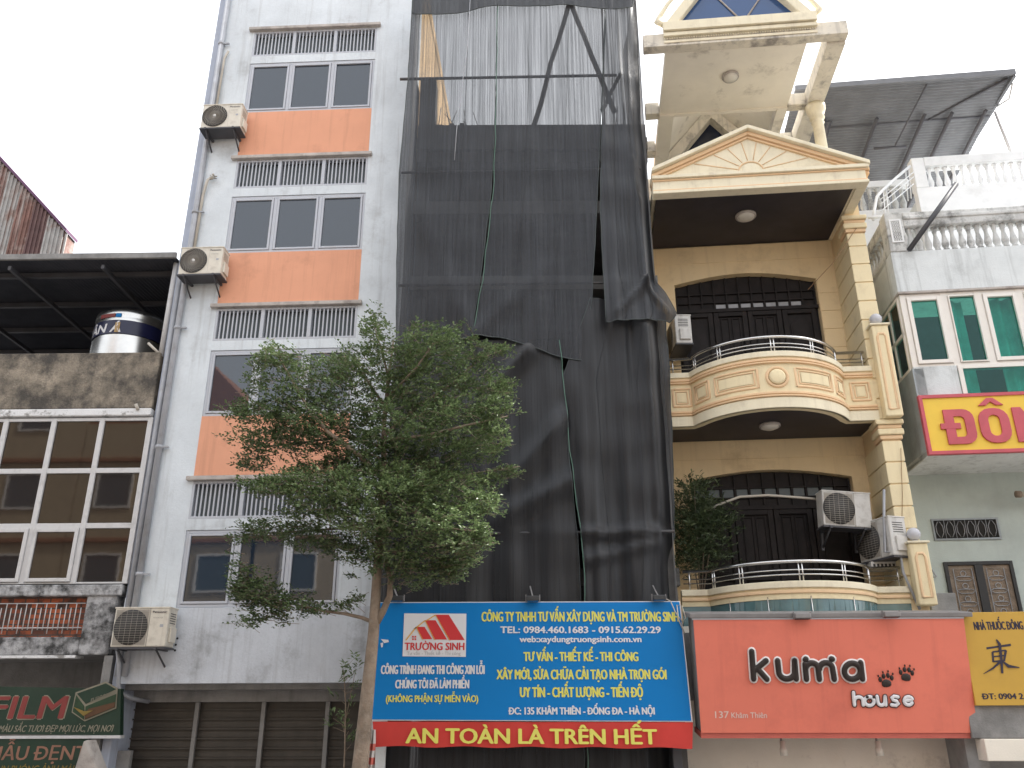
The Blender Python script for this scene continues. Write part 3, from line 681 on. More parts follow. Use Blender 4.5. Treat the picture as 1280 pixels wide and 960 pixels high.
# shuttered ground floor
q = MB(); z = .2; i = 0
while z < 3.24:
    q.box(u0, u1, .68, .70, z, z+.12); q.box(u0, u1, .63, .70, z+.12, z+.142); z += .146; i += 1
q.box(u0, u1, .705, .72, .13, 3.3)  # unseen backing sheet, added to stop sun leaking between the slats
q.build('roller_shutter', M['shutter'], B)
q = MB()
for x in (160, 247, 330, 410): u = FW_.at(x, 880, .58)[0]; q.box(u-.035, u+.035, .57, .63, .13, 3.22)
q.build('shutter_guide', M['shutter_rail'], B, bevel=.008)
MB().box(-2.15, u1, .2, .66, .13, 3.40).build('wall_end', M['white_wall_low'], B)
for (x, y) in ((222, 798), (220, 806), (219, 813)):
    a = FW_.at(x, y, 0); MB().lathe((a[0], -.012, a[1]), [(.018, 0), (.018, .01)], 10, 'y').build('wall_hole', M['black'], B)

ac_unit('air_conditioner', FW_, 250, 160, -.42, .80, .56, .32, 'cream outdoor unit with round spiral fan, topmost on the white building', 'outdoor units on the white building')
ac_unit('air_conditioner', FW_, 222, 343, -.42, .80, .56, .32, 'cream outdoor unit with round spiral fan, middle one above the sheet roof', 'outdoor units on the white building')
ac_unit('air_conditioner', FW_, 137, 809, -.42, .88, .60, .32, 'cream outdoor unit with dusty square mesh front above the roller shutter', 'outdoor units on the white building', 'mesh')
h = empty('drain_hose', label='grey hose dropping from the lowest outdoor unit to the shutter', cat='hose')
pt = lambda x, y, w: FW_.world(*(lambda a: (a[0], w, a[1]))(FW_.at(x, y, w)))
MB().tube([pt(147, 813, -.2), pt(149, 830, -.15), pt(148, 858, -.1), pt(153, 868, .0), pt(164, 873, .2), pt(186, 877, .5)], .035, 8).build('hose', M['pipe'], h)

# ------------------------------------------------------------------ house under construction behind the nets
from mathutils import noise as nz
CH = froot('construction_house', FS, 'bare concrete house under construction behind black shade nets', 'building')
zr = FS.at(650, 156, .9)[1]
MB().box(-1.88, 2.72, 5.2, 5.4, .13, zr-1.2).build('back_wall', M['dark_conc'], CH)
q = MB()
q.box(-1.88, 2.72, .9, 1.05, zr-.9, zr); 
for k in range(14):
    u = -1.85+.1*k+random.uniform(-.03, .03); q.box(u, u+.09, .92, 1.04, zr, zr+random.uniform(.0, .07)*(1 if k < 9 else .3))
q.build('parapet', M['dark_conc'], CH)
for y in (178, 258, 352, 470, 600, 720):
    z = FS.at(650, y, .8)[1]
    MB().box(-1.88, 2.72, .8, 5.2, z-.16, z+.12).build('floor_slab', M['grey_conc'] if y in (258, 352) else M['dark_conc'], CH)
MB().box(2.44, 2.54, .3, 5.4, .13, zr-.6).build('party_wall', M['dark_conc'], CH)
for u in (-1.88, .2, 2.36): MB().box(u, u+.25, 1.1, 1.35, .13, zr-.2).build('column', M['dark_conc'], CH)
q = MB()
for k in range(9):
    u = -1.8+random.uniform(0, 1.3); q.tube([(u, .98, zr-.02), (u+random.uniform(-.3, .3), .98+random.uniform(-.1, .1), zr+random.uniform(.2, .55))], .008, 4)
for k in range(5):
    u = 2.1+random.uniform(0, .4); q.tube([(u, .98, zr-.02), (u+random.uniform(-.2, .2), .98, zr+random.uniform(.2, .7))], .008, 4)
q.build('rebar', M['steel_dark'], CH)
MB().box(-1.88, -1.55, .95, 1.3, zr-.3, zr+1.2).build('column_stub', M['dark_conc'], CH)

def pole(label, a, b, w0, w1, r, m, group='scaffold poles behind the net', name='scaffold_pole', bend=0.0):
    ua, za = FS.at(*a, w0); ub, zb = FS.at(*b, w1); pts = []
    p0, p1 = FS.world(ua, w0, za), FS.world(ub, w1, zb)
    o = empty(name, p0, label=label, cat='pole', group=group)
    n = 7; q = MB(); rel = p1-p0
    for i in range(n):
        t = i/(n-1); pts.append(rel*t+Vector((nz.noise((t*3, a[0], 0)), 0, nz.noise((t*3, a[0], 9))))*bend)
    q.tube(pts, [r*(1+.1*nz.noise((i*2.3, a[1], 1))) for i in range(n)], 8)
    q.build('pole', m, o)
pole('grey scaffold pipe across the top of the net, sticking out at both ends', (500, 99), (771, 94), .06, .06, .028, M['pole_grey'])
pole('grey scaffold pipe level with the yellow pediment', (502, 216), (801, 211), .05, .05, .024, M['pole_grey'])
pole('grey scaffold pipe level with the arched upper door', (498, 357), (800, 353), .05, .05, .024, M['pole_grey'])
pole('grey scaffold pipe level with the potted shrub', (485, 668), (843, 664), .05, .05, .024, M['pole_grey'])
pole('leaning bamboo pole, left leg of the A shape under the top of the net', (712, 2), (667, 158), .5, .85, .05, M['bamboo'], bend=.05)
pole('leaning bamboo pole, right leg of the A shape under the top of the net', (713, 2), (768, 140), .5, .85, .055, M['bamboo'], bend=.05)
pole('short crossed bamboo pole right of the A shape', (776, 92), (752, 138), .7, .85, .04, M['bamboo'], bend=.06)
pole('thin upright pole near the right edge of the net', (752, -20), (756, 160), .4, .5, .018, M['pole_grey'])

def poly_at(pl, t):
    ds = [0]
    for a, b in zip(pl, pl[1:]): ds.append(ds[-1]+math.hypot(b[0]-a[0], b[1]-a[1]))
    d = t*ds[-1]
    for i in range(len(pl)-1):
        if d <= ds[i+1] or i == len(pl)-2:
            k = (d-ds[i])/(ds[i+1]-ds[i]); return (pl[i][0]+(pl[i+1][0]-pl[i][0])*k, pl[i][1]+(pl[i+1][1]-pl[i][1])*k)
poleZ = [FS.at(650, y, 0)[1] for y in (97, 213, 355, 665)]
def sheet(label, Lp, Rp, m, w0, amp=.05, seed=0, back=0.0, nu=60, nv=110, folds=(), bot=None, group='shade nets on the scaffold', crease=1.0, freq=2.2, flare=0.0):
    Lp = [FS.at(*p, w0) for p in Lp]; Rp = [FS.at(*p, w0) for p in Rp]
    vs = []
    for j in range(nv+1):
        t = j/nv; a = poly_at(Lp, t); b = poly_at(Rp, t)
        for i in range(nu+1):
            s = i/nu; u = a[0]+(b[0]-a[0])*s; z = a[1]+(b[1]-a[1])*s
            if bot: z += bot(s)*max(0, (t-.8)/.2)
            w = w0
            g = nz.noise((u*freq+seed*7.3, z*.22, seed))+.5*nz.noise((u*freq*2.4, z*.4, seed+5.5))
            w += amp*g
            w += .30*amp*nz.noise((u*1.1+z*.9, z*1.3-u*.5, seed+3))*2
            for pz in poleZ: w -= crease*.016*math.exp(-((z-pz)/.12)**2)
            for (fu, fz, gu, gz, wd_, h_) in folds:       # diagonal pulls: ridge from (fu,fz) to (gu,gz)
                dx, dz = gu-fu, gz-fz; L2 = dx*dx+dz*dz; k = max(0, min(1, ((u-fu)*dx+(z-fz)*dz)/L2))
                d = math.hypot(u-fu-dx*k, z-fz-dz*k); w -= h_*math.exp(-(d/wd_)**2)*(1-.6*k)
            if back and s > .6: w += back*((s-.6)/.4)**2
            if flare and t > .7: w -= flare*((t-.7)/.3)**1.5
            edge = .012*nz.noise((z*3, seed, 2)) if i in (0, nu) else 0
            vs.append((u+edge, w, z))
    b = MB(); n = nu+1
    b.add(vs, [(j*n+i, j*n+i+1, (j+1)*n+i+1, (j+1)*n+i) for j in range(nv) for i in range(nu)], True)
    r = froot('shade_net', FS, label, 'net', group)
    b.build('mesh_sheet', m, r)
    hem = MB()
    hem.tube([vs[j*n] for j in range(0, nv+1, 2)], .009, 5); hem.tube([vs[j*n+nu] for j in range(0, nv+1, 2)], .009, 5)
    hem.tube([vs[nv*n+i] for i in range(0, nu+1, 2)], .010, 5)
    hem.build('hem', M['hem'], r)
    for c in ((.3, .68) if nv > 50 else ()):
        i = int(nu*c); MB().tube([(vs[j*n+i][0], vs[j*n+i][1]-.004, vs[j*n+i][2]) for j in range(0, nv+1, 2)], .0035, 4).build('seam', M['seam'], r)
    return r
M['hem'] = mat('net_hem', (.05, .06, .062), .7); M['seam'] = mat('net_seam', (.03, .032, .037), .7)
M['cord'] = mat('green_cord', (.10, .20, .15), .7)
px = lambda x, y: FS.at(x, y, 0)
A0 = [(516, -6), (510, 95), (499, 216), (496, 330), (495, 440)]
G1 = [(622, -8), (619, 140), (614, 240), (600, 352), (589, 421)]
G1b = [(622, -8), (620, 140), (617, 235), (603, 352), (590, 421)]
G2 = [(757, -10), (752, 130), (747, 240), (740, 370), (731, 447)]
G2b = [(758, -10), (753, 130), (750, 250), (752, 300), (757, 405)]
sheet('black shade net sheet at the top left, next to the white building', A0, G1, M['net'], 0.0, .045, 1, folds=[(*px(590, 421), *px(520, 250), .16, .05)], bot=lambda s: -.05*math.sin(s*3))
sheet('black shade net sheet in the top middle with a slanting lower hem', G1b, G2, M['net'], -.02, .05, 2, folds=[(*px(590, 421), *px(690, 330), .16, .06), (*px(600, 420), *px(660, 250), .13, .035)], bot=lambda s: .07*math.sin(s*5.5))
sheet('black shade net sheet at the top right, bunched and flaring below', G2b, [(797, -12), (803, 150), (815, 250), (819, 330), (823, 348), (836, 366), (849, 388), (838, 400)], M['net_mid'], -.05, .085, 3, back=.25, freq=4.0,
      folds=[(*px(806, 358), *px(770, 395), .07, .14), (*px(806, 356), *px(800, 250), .06, .12), (*px(806, 358), *px(835, 395), .06, .12), (*px(790, 200), *px(800, 320), .05, .06)], flare=.10)
D0 = [(494, 425), (489, 500), (484, 600), (478, 700), (466, 975)]
E0 = [(697, 425), (703, 470), (709, 530), (710, 560), (716, 620), (722, 668), (727, 760), (731, 975)]
E1 = [(699, 425), (704, 470), (710, 530), (712, 560), (720, 620), (726, 668), (730, 700), (731, 760), (735, 975)]
sheet('dense black net sheet at the lower left, behind the street tree', D0, E0, M['net_low'], .03, .07, 4, folds=[(*px(660, 440), *px(590, 510), .13, .2), (*px(710, 520), *px(640, 600), .16, .18), (*px(718, 600), *px(620, 650), .16, .15)])
sheet('dense black net sheet at the lower right, beside the yellow balconies', [(738, 372)]+E1[1:], [(836, 380), (842, 480), (846, 580), (847, 662), (842, 700), (838, 760), (842, 975)], M['net_low'], .02, .09, 5, back=.30, freq=3.0,
      folds=[(*px(726, 668), *px(845, 662), .07, .13), (*px(806, 410), *px(826, 640), .10, .14), (*px(732, 700), *px(846, 672), .09, .09), (*px(838, 420), *px(843, 640), .06, .08)])
# doubled band along the top and the two returns along the sides
sheet('doubled black net band sagging along the very top', [(516, -14), (516, 18)], [(797, -16), (790, 8)], M['net_mid'], -.07, .03, 6, nv=24, bot=lambda s: .17*(math.sin(s*3.1)**2)-.06*math.sin(s*9)**2, crease=0)
def side_net(label, u, w0, w1, z0, z1, m):
    b = MB(); vs = []; nw, nv = 10, 50
    for j in range(nv+1):
        for i in range(nw+1):
            w = w0+(w1-w0)*i/nw; z = z0+(z1-z0)*j/nv
            vs.append((u+.05*nz.noise((w*2, z*.4, u)), w, z))
    b.add(vs, [(j*(nw+1)+i, j*(nw+1)+i+1, (j+1)*(nw+1)+i+1, (j+1)*(nw+1)+i) for j in range(nv) for i in range(nw)], True)
    r = froot('shade_net', FS, label, 'net', 'shade nets on the scaffold'); b.build('mesh_sheet', m, r)
side_net('net return closing the right side of the scaffold by the yellow house', 2.53, .05, 2.0, 3.0, 16.9, M['net_mid'])
side_net('net return closing the left side of the scaffold by the white building', -1.93, .05, .75, 3.0, 16.9, M['net'])
r = froot('hanging_cord', FS, 'thin white cord hanging down the top left of the net', 'cord')
MB().tube([(lambda a: (a[0], -.06, a[1]))(FS.at(*p, -.06)) for p in ((588, -6), (584, 60), (577, 110), (571, 160), (568, 200))], .007, 5).build('strand', M['pipe'], r)
r = froot('lacing_cord', FS, 'pale green cord lacing the net sheets together', 'cord')
for pl in (G1b, E1): MB().tube([(lambda a: (a[0]+.012*math.sin(i*2), -.07, a[1]))(FS.at(*poly_at(pl, i/24), -.07)) for i in range(25)], .006, 5).build('strand', M['cord'], r)

# ------------------------------------------------------------------ blue notice board with red cloth banner
wS = -.42
SB = froot('notice_board', FS, 'large blue construction notice board with yellow and white lettering', 'sign')
Q = lambda zx, zy, w=wS: FS.at(440+zx/2.909, 740+zy/2.909, w)
cs = [Q(70, 467), Q(1239, 472), Q(1193, 33), Q(92, 37)]
MB().prism(cs, wS+.004, wS+.10).build('board', M['sign_white'], SB)
ins = [(cs[0][0]+.012, cs[0][1]+.012), (cs[1][0]-.018, cs[1][1]+.012), (cs[2][0]-.012, cs[2][1]-.012), (cs[3][0]+.012, cs[3][1]-.012)]
fb = MB(); n1, n2 = 40, 16; vs = []
for j in range(n2+1):
    for i in range(n1+1):
        s, t = i/n1, j/n2
        a = [ins[0][k]*(1-s)+ins[1][k]*s for k in (0, 1)]; b = [ins[3][k]*(1-s)+ins[2][k]*s for k in (0, 1)]
        vs.append((a[0]*(1-t)+b[0]*t, wS-.002, a[1]*(1-t)+b[1]*t))
fb.add(vs, [(j*(n1+1)+i, j*(n1+1)+i+1, (j+1)*(n1+1)+i+1, (j+1)*(n1+1)+i) for j in range(n2) for i in range(n1)], True)
fb.build('banner_face', M['sign_blue'], SB)
wt_ = wS-.006
def line(s, x0, x1, yc, yb, m, bold=.03, by=.012, yb1=None):
    a = Q(x0, yb); b = Q(x1, yb if yb1 is None else yb1); c = Q((x0+x1)/2, yc)[1]-Q((x0+x1)/2, yb)[1]
    return text(s, a[0], b[0], a[1], c, SB, m, wt_, bold, by, slope=(b[1]-a[1])/(b[0]-a[0]))
line('CÔNG TY TNHH TƯ VẤN XÂY DỰNG VÀ TM TRƯỜNG SINH', 472, 1187, 73, 107, M['sign_yellow'], .05, .016)
line('TEL: 0984.460.1683 - 0915.62.29.29', 540, 1122, 126, 149, M['sign_white'], .06, .03)
line('web:xaydungtruongsinh.com.vn', 610, 1052, 161, 182, M['sign_white'], .06, .03)
line('TƯ VẤN - THIẾT KẾ - THI CÔNG', 625, 1040, 219, 251, M['sign_yellow'], .06, .02)
line('XÂY MỚI, SỬA CHỮA CẢI TẠO NHÀ TRỌN GÓI', 527, 1143, 283, 317, M['sign_yellow'], .06, .02)
line('UY TÍN - CHẤT LƯỢNG - TIẾN ĐỘ', 612, 1057, 347, 382, M['sign_yellow'], .06, .02)
line('ĐC: 135 KHÂM THIÊN - ĐỐNG ĐA - HÀ NỘI', 572, 1100, 420, 445, M['sign_white'], .065, .02)
line('CÔNG TRÌNH ĐANG THI CÔNG XIN LỖI', 106, 481, 267, 298, M['sign_white'], .058, .018)
line('CHÚNG TÔI ĐÃ LÀM PHIỀN', 158, 425, 320, 350, M['sign_white'], .058, .018)
line('(KHÔNG PHẬN SỰ MIỄN VÀO)', 124, 458, 376, 400, M['sign_yellow'], .05, .015)
lp = MB().prism([Q(184, 234), Q(414, 236), Q(416, 79), Q(190, 78)], wt_-.004, wt_).build('logo_panel', M['sign_white'], SB)
wl = wt_-.005
def lpoly(p, m, d=0): MB().prism([Q(*k) for k in p], wl-.001-d, wl-d).build('logo_roof', m, lp)
lpoly([(302, 83), (352, 83), (410, 175), (352, 175)], M['sign_red'])
lpoly([(264, 103), (304, 103), (346, 173), (298, 173)], M['sign_red'], .002)
lpoly([(232, 127), (264, 127), (292, 172), (254, 172)], M['sign_red'], .004)
for a, b in (((194, 175), (232, 127)), ((226, 134), (264, 103)), ((268, 104), (302, 83)), ((302, 83), (354, 176)), ((264, 103), (300, 174)), ((232, 127), (256, 173))):
    lpoly([a, (a[0]+4, a[1]+2), (b[0]+4, b[1]+2), b], M['roof_gold'], .006)
for i in (0, 1):
    for j in (0, 1): lpoly([(219+9*i, 160+9*j), (225+9*i, 160+9*j), (225+9*i, 166+9*j), (219+9*i, 166+9*j)], M['sign_red'], .006)
def lline(s, x0, x1, yc, yb, m, bold, by):
    a = Q(x0, yb); b = Q(x1, yb); text(s, a[0], b[0], a[1], Q(x0, yc)[1]-a[1], lp, m, wl-.002, bold, by, slope=(b[1]-a[1])/(b[0]-a[0]))
lline('TRƯỜNG SINH', 192, 408, 185, 211, M['sign_red'], .045, .02)
lline('Tư vấn - Thiết kế - Thi công', 200, 395, 217, 229, M['sign_grey'], 0, 0)
q = MB().prism([Q(106, 172), Q(132, 174), Q(134, 182), Q(118, 186)], wt_-.01, wt_).prism([Q(104, 186), Q(114, 184), Q(112, 200), Q(107, 202)], wt_-.006, wt_-.001)
q.build('torn_patch', M['sign_white'], SB)

RB = froot('cloth_banner', FS, 'red cloth safety banner with large yellow lettering under the blue board', 'banner')
bl = [Q(75, 471), Q(1240, 474)]; bb = [Q(82, 562), Q(1238, 568)]
vs = []; n1, n2 = 90, 10
for j in range(n2+1):
    for i in range(n1+1):
        s, t = i/n1, j/n2
        u = (bl[0][0]*(1-s)+bl[1][0]*s)*(1-t)+(bb[0][0]*(1-s)+bb[1][0]*s)*t
        z = (bl[0][1]*(1-s)+bl[1][1]*s)*(1-t)+(bb[0][1]*(1-s)+bb[1][1]*s)*t
        w = wS+.01+.018*nz.noise((u*1.6, z*1.2, 4))+.012*nz.noise((u*5, z*2, 8))
        z += .010*math.sin(u*7)*t
        vs.append((u, w, z))
b = MB(); b.add(vs, [(j*(n1+1)+i, j*(n1+1)+i+1, (j+1)*(n1+1)+i+1, (j+1)*(n1+1)+i) for j in range(n2) for i in range(n1)], True)
b.build('cloth', M['banner_red'], RB)
a = Q(197, 549); c = Q(1108, 553)
text('AN TOÀN LÀ TRÊN HẾT', a[0], c[0], a[1], Q(650, 498)[1]-Q(650, 551)[1], RB, M['sign_yellow'], wS-.022, .06, .025, slope=(c[1]-a[1])/(c[0]-a[0]))
def floodlight(name, fr, x, y, w, label, group, m, lens, wd=.19, arm=(.0, .35, .25)):
    u, z = fr.at(x, y, w); r = empty(name, fr.world(u, w, z), (0, 0, -fr.yaw), label=label, cat='floodlight', group=group)
    h = MB().box(-wd/2, wd/2, -.13, .02, 0, .07); h.build('housing', m, r, bevel=.012)
    MB().box(-wd/2+.015, wd/2-.015, -.12, .01, -.008, .0).build('lens', lens, r)
    q = MB().tube([(0, -.03, .06), (arm[0]*.5, arm[1]*.4, .06+arm[2]*.35), arm], .012, 6); q.box(-wd/2-.012, -wd/2, -.08, -.03, .0, .09); q.box(wd/2, wd/2+.012, -.08, -.03, .0, .09)
    q.build('arm', M['grey_case'], r)
floodlight('floodlight', FS, 497, 752, wS-.02, 'black floodlight at the left end of the blue board top', 'floodlights on the blue board', M['light_black'], M['light_blue'], arm=(-.10, .3, .24))
floodlight('floodlight', FS, 666, 752, wS-.02, 'black floodlight in the middle of the blue board top', 'floodlights on the blue board', M['light_black'], M['light_blue'], arm=(-.03, .3, .26))
floodlight('floodlight', FS, 823, 751, wS-.02, 'black floodlight at the right end of the blue board top', 'floodlights on the blue board', M['light_black'], M['light_blue'], arm=(-.02, .3, .26))
r = froot('tie_rope', FS, 'pale rope tied round the right corner of the blue board', 'rope')
rp = [(832, 748), (838, 752), (844, 765), (853, 778), (857, 772), (852, 758), (846, 756), (848, 775), (856, 792)]
MB().tube([(lambda a: (a[0], wS-.03-.02*(i % 2), a[1]))(FS.at(*p, wS-.03)) for i, p in enumerate(rp)], .009, 6).build('rope', M['pipe_beige'], r)
r = froot('site_boarding', FS, 'grey board panels closing the site beside the tree trunk', 'boarding')
a = FS.at(457, 900, -.1); c = FS.at(484, 900, -.1)
MB().box(a[0]-.1, c[0], -.12, -.06, .13, a[1]).build('panel', M['gw'], r); MB().box(a[0]-.1, c[0], -.125, -.12, a[1]-.32, a[1]-.31).build('joint', M['grey_conc'], r)
r = froot('striped_tarp', FS, 'striped pale tarp bundle tied low beside the tree trunk', 'tarp')
q = MB(); vs = []
for j in range(9):
    for i in range(9):
        s, t = i/8, j/8; a = FS.at(464-12*t+(10*s)*(.5+1.2*t), 912+70*t, -.5)
        vs.append((a[0], -.5+.06*math.sin(i*1.7+j*.5), a[1]))
q.add(vs, [(j*9+i, j*9+i+1, (j+1)*9+i+1, (j+1)*9+i) for j in range(8) for i in range(8)], True); q.build('cloth', M['tarp'], r)
for k in range(3):
    q = MB(); vv = []
    for i in range(9):
        v = vs[(2+2*k)*9+i]; v2 = vs[(3+2*k)*9+i]; vv += [(v[0], v[1]-.004, v[2]), (v2[0], v2[1]-.004, v2[2])]
    q.add(vv, [(2*i, 2*i+2, 2*i+3, 2*i+1) for i in range(8)], True)
    q.build('stripe', M['coral_dark'], r)

# ------------------------------------------------------------------ yellow house
Y = froot('yellow_house', FY, 'cream yellow house with curved balconies and sunburst pediment', 'house')
ZB1, ZB0, ZC = 7.61, 4.65, 11.70           # upper balcony underside, lower balcony underside, canopy underside
BW = 1.0                                   # back wall of the loggias
def arch_wall(z0, z1, uL, uR, zs_, za_, zb_):
    """wall with one arched door opening"""
    pts = [(0, z0), (uL, z0), (uL, zs_)] if False else None
    o = [(-.06, z0), (-.06, z1), (3.47, z1), (3.47, z0), (uR, z0), (uR, zs_)]
    for i in range(1, 12):
        t = i/12; o.append((uR+(uL-uR)*t, zs_+(za_-zs_)*math.sin(math.pi*t)))
    o += [(uL, zs_), (uL, z0)]
    return MB().prism(o, BW, BW+.25)
arch_wall(7.75, 11.69, .36, 3.07, 10.87, 11.06, 0).build('back_wall', M['yellow'], Y)
arch_wall(4.35, 7.735, .36, 3.17, 6.92, 7.08, 0).build('back_wall', M['yellow'], Y)
q = MB()
for z in (10.55, 10.17, 9.79, 9.41, 9.03, 8.65, 8.27): q.box(3.08, 3.45, BW-.012, BW, z, z+.355); q.box(-.06, .345, BW-.012, BW, z, z+.355)
q.box(-.06, 3.45, BW-.014, BW, 11.32, 11.69)
for z in (6.55, 6.17, 5.79, 5.41, 5.03): q.box(3.18, 3.45, BW-.012, BW, z, z+.355); q.box(-.06, .345, BW-.012, BW, z, z+.355)
q.box(-.06, 3.45, BW-.014, BW, 7.29, 7.62)
q.build('wall_courses', M['yellow'], Y, bevel=.008)
MB().box(-.14, -.07, .3, 8, .13, 12.1).build('side_wall', M['yellow'], Y)
MB().box(3.47, 3.74, .02, 8, .13, 12.0).build('pilaster_core', M['yellow'], Y)
q = MB(); z = 4.66
while z < 11.2:
    if not (7.28 < z+.18 < 7.7): q.box(3.44, 3.765, 0, BW-.016, z, min(z+.352, 11.24))
    z += .372
q.build('pilaster_blocks', M['yellow_light'], Y, bevel=.010)
def cap_mould(z, name):
    q = MB()
    for (a, b, e) in ((.075, .18, .05), (.255, .34, .065)): q.box(3.44-e, 3.765+e, -e, .35, z+a, z+b)
    c_ = q.build(name, M['yellow_light'], Y, bevel=.02)
    q = MB()
    for (a, b, e) in ((0, .07, .022), (.185, .25, .03)): q.box(3.44-e, 3.765+e, -e, .35, z+a, z+b)
    q.build('moulding', M['peach'], c_, bevel=.015)
cap_mould(11.26, 'pilaster_capital')
cap_mould(7.27, 'pilaster_corbel')
def post(z0, z1, w, label):
    p = MB().box(3.52, 3.80, w, .0, z0, z1).build('balcony_post', M['yellow_light'], Y, bevel=.02)
    f = MB(); a, b, c, d = 3.59, 3.73, z0+.12, z1-.22
    f.tube([(a, w-.004, c), (a, w-.004, d), (a+.03, w-.004, d+.06), (b-.03, w-.004, d+.06), (b, w-.004, d), (b, w-.004, c), (a, w-.004, c)], .022, 6, False, .6)
    f.build('post_moulding', M['peach'], p)
    MB().box(3.49, 3.83, w-.03, .02, z1, z1+.035).build('post_cap', M['cream_pale'], p, bevel=.01)
    g = froot('globe_lamp', FY, label, 'lamp', 'globe lamps on the yellow balcony posts', 3.655, w+.11, z1+.035)
    MB().lathe((0, 0, 0), [(.05, 0), (.055, .02), (.035, .035)], 14).build('socket', M['grey_case'], g)
    MB().ball((0, 0, .125), .105, 20).build('globe', M['globe'], g)
post(7.62, 9.28, -.2, 'grey globe lamp on the upper post, level with the arched upper door')
post(4.55, 5.50, -.2, 'grey globe lamp on the lower post, beside the stacked outdoor units')
# doors
def doors(zb, zs_, za_, uL, uR, zt_):
    d = MB()
    o = [(uL+.01, zb), (uL+.01, zs_-.01)]
    for i in range(1, 12): t = i/12; o.append((uL+(uR-uL)*t, zs_-.01+(za_-zs_)*math.sin(math.pi*t)))
    o += [(uR-.01, zs_-.01), (uR-.01, zb)]
    d.prism(o, BW+.14, BW+.2)
    dr = d.build('double_door', M['wood_dark'], Y)
    q = MB(); n = 4; wv = (uR-uL-.1)/n
    for k in range(n):
        a = uL+.05+k*wv; b = a+wv
        q.frame(a+.01, b-.01, zb, zt_, BW+.09, BW+.14, .09)
        q.box(a+.10, b-.10, BW+.09, BW+.14, zb+.75, zb+.83)
        for (c, e) in ((zb+.12, zb+.72), (zb+.86, zt_-.12)):
            if k in (1, 2):
                m_ = (a+b)/2; q.frame(a+.14, m_-.02, c, e, BW+.115, BW+.135, .025); q.frame(m_+.02, b-.14, c, e, BW+.115, BW+.135, .025)
            else:
                m_ = (a+b)/2; q.prism([(a+.14, c), (b-.14, c), (b-.14, e-.2), (m_, e), (a+.14, e-.2)], BW+.118, BW+.14)
                q.prism([(a+.17, c+.03), (b-.17, c+.03), (b-.17, e-.22), (m_, e-.05), (a+.17, e-.22)], BW+.105, BW+.117)
    q.build('door_leaf', M['wood_dark'], dr, bevel=.006)
    q = MB(); q.box(uL, uR, BW+.07, BW+.14, zt_, zt_+.07)
    n = 11
    for k in range(n+1):
        u = uL+.04+(uR-uL-.08)*k/n; t = (u-uL)/(uR-uL); q.box(u-.014, u+.014, BW+.10, BW+.13, zt_+.07, zs_-.02+(za_-zs_)*math.sin(math.pi*t))
    for z in (zt_+.22, zt_+.40): q.box(uL+.02, uR-.02, BW+.095, BW+.125, z-.012, z+.012)
    q.build('transom_grid', M['wood_dark'], dr)
    return dr, n
dr, n = doors(7.8, 10.87, 11.06, .36, 3.07, 10.28)
q = MB()
for k in range(3, 10): u = .40+2.63*k/n; q.box(u+.025, u+.21, BW+.132, BW+.138, 10.36, 10.46)
q.build('transom_pane', M['pipe'], dr)
dr, n = doors(4.4, 6.92, 7.08, .36, 3.17, 6.38)
q = MB()
for k in range(0, 10): u = .40+2.73*k/n; q.box(u+.03, u+.22, BW+.132, BW+.138, 6.62, 6.80)
q.build('transom_pane', M['slat_dark'], dr)
# balconies: straight arms and a bowed middle
RC, UC, WC = 1.425, 1.675, .595
def bpath(off=0.0, e0=-.05, e1=3.47, n=36):
    r = RC+off; am = math.asin(min(1, (1.295+off*.6)/r)); pts = [(e0, -off)]
    for i in range(n+1):
        a = -am+2*am*i/n; u, w = UC+r*math.sin(a), WC-r*math.cos(a)
        pts.append((u, min(w, -off)))
    return pts+[(e1, -off)]
def at_arc(deg, off=0.0): a = R(deg); return (UC+(RC+off)*math.sin(a), WC-(RC+off)*math.cos(a))
BL = MB().strip(bpath(), ZB1, 8.56, .14).build('balcony_parapet', M['yellow_light'], Y)
q = MB().strip(bpath(.035), 8.50, 8.60, .16); q.strip(bpath(.02), 7.61, 7.79, .06)
q.build('parapet_coping', M['cream_pale'], BL, bevel=.01)
q = MB()
for (z0, z1, o) in ((8.43, 8.475, .03), (8.385, 8.415, .042), (7.80, 7.83, .042), (7.845, 7.89, .028)): q.strip(bpath(o), z0, z1, .05)
q.build('parapet_bands', M['peach'], BL, bevel=.01)
def ring(f, a, b, z0, z1, r, off):      # rounded moulding frame following the bowed face between two angles
    n = 10; pts = []
    for i in range(n+1): u, w = f(a+(b-a)*i/n, off); pts.append((u, w, z0))
    for i in range(n+1): u, w = f(b+(a-b)*i/n, off); pts.append((u, w, z1))
    pts.append(pts[0]); return pts
pm, pi_ = MB(), MB()
flatf = lambda x, off: (x, -off)
def panel(f, a, b, z0, z1, da):
    pm.tube(ring(f, a, b, z0, z1, 0, .0), .021, 8, False); pm.tube(ring(f, a+da, b-da, z0+.05, z1-.05, 0, .004), .011, 8, False)
    n = 8; vs = []
    for i in range(n+1):
        u, w = f(a+da*1.6+(b-a-3.2*da)*i/n, .012); vs += [(u, w, z0+.075), (u, w, z1-.075)]
    q_ = MB(); q_.add(vs, [(2*i, 2*i+2, 2*i+3, 2*i+1) for i in range(n)], True); q_.build('panel_field', M['yellow_light'], BL)
for sg in (-1, 1):
    panel(at_arc, *(sorted((sg*12.5, sg*42))), 7.98, 8.30, 2.2)
    panel(at_arc, *(sorted((sg*47, sg*61))), 7.98, 8.30, 2.2)
panel(flatf, .06, .36, 7.98, 8.30, .055); panel(flatf, 3.08, 3.38, 7.98, 8.30, .055)
uu, ww = at_arc(0)
pm.tube([(uu+.165*math.cos(2*math.pi*i/28), ww-.002, 8.14+.165*math.sin(2*math.pi*i/28)) for i in range(29)], .026, 8, False)
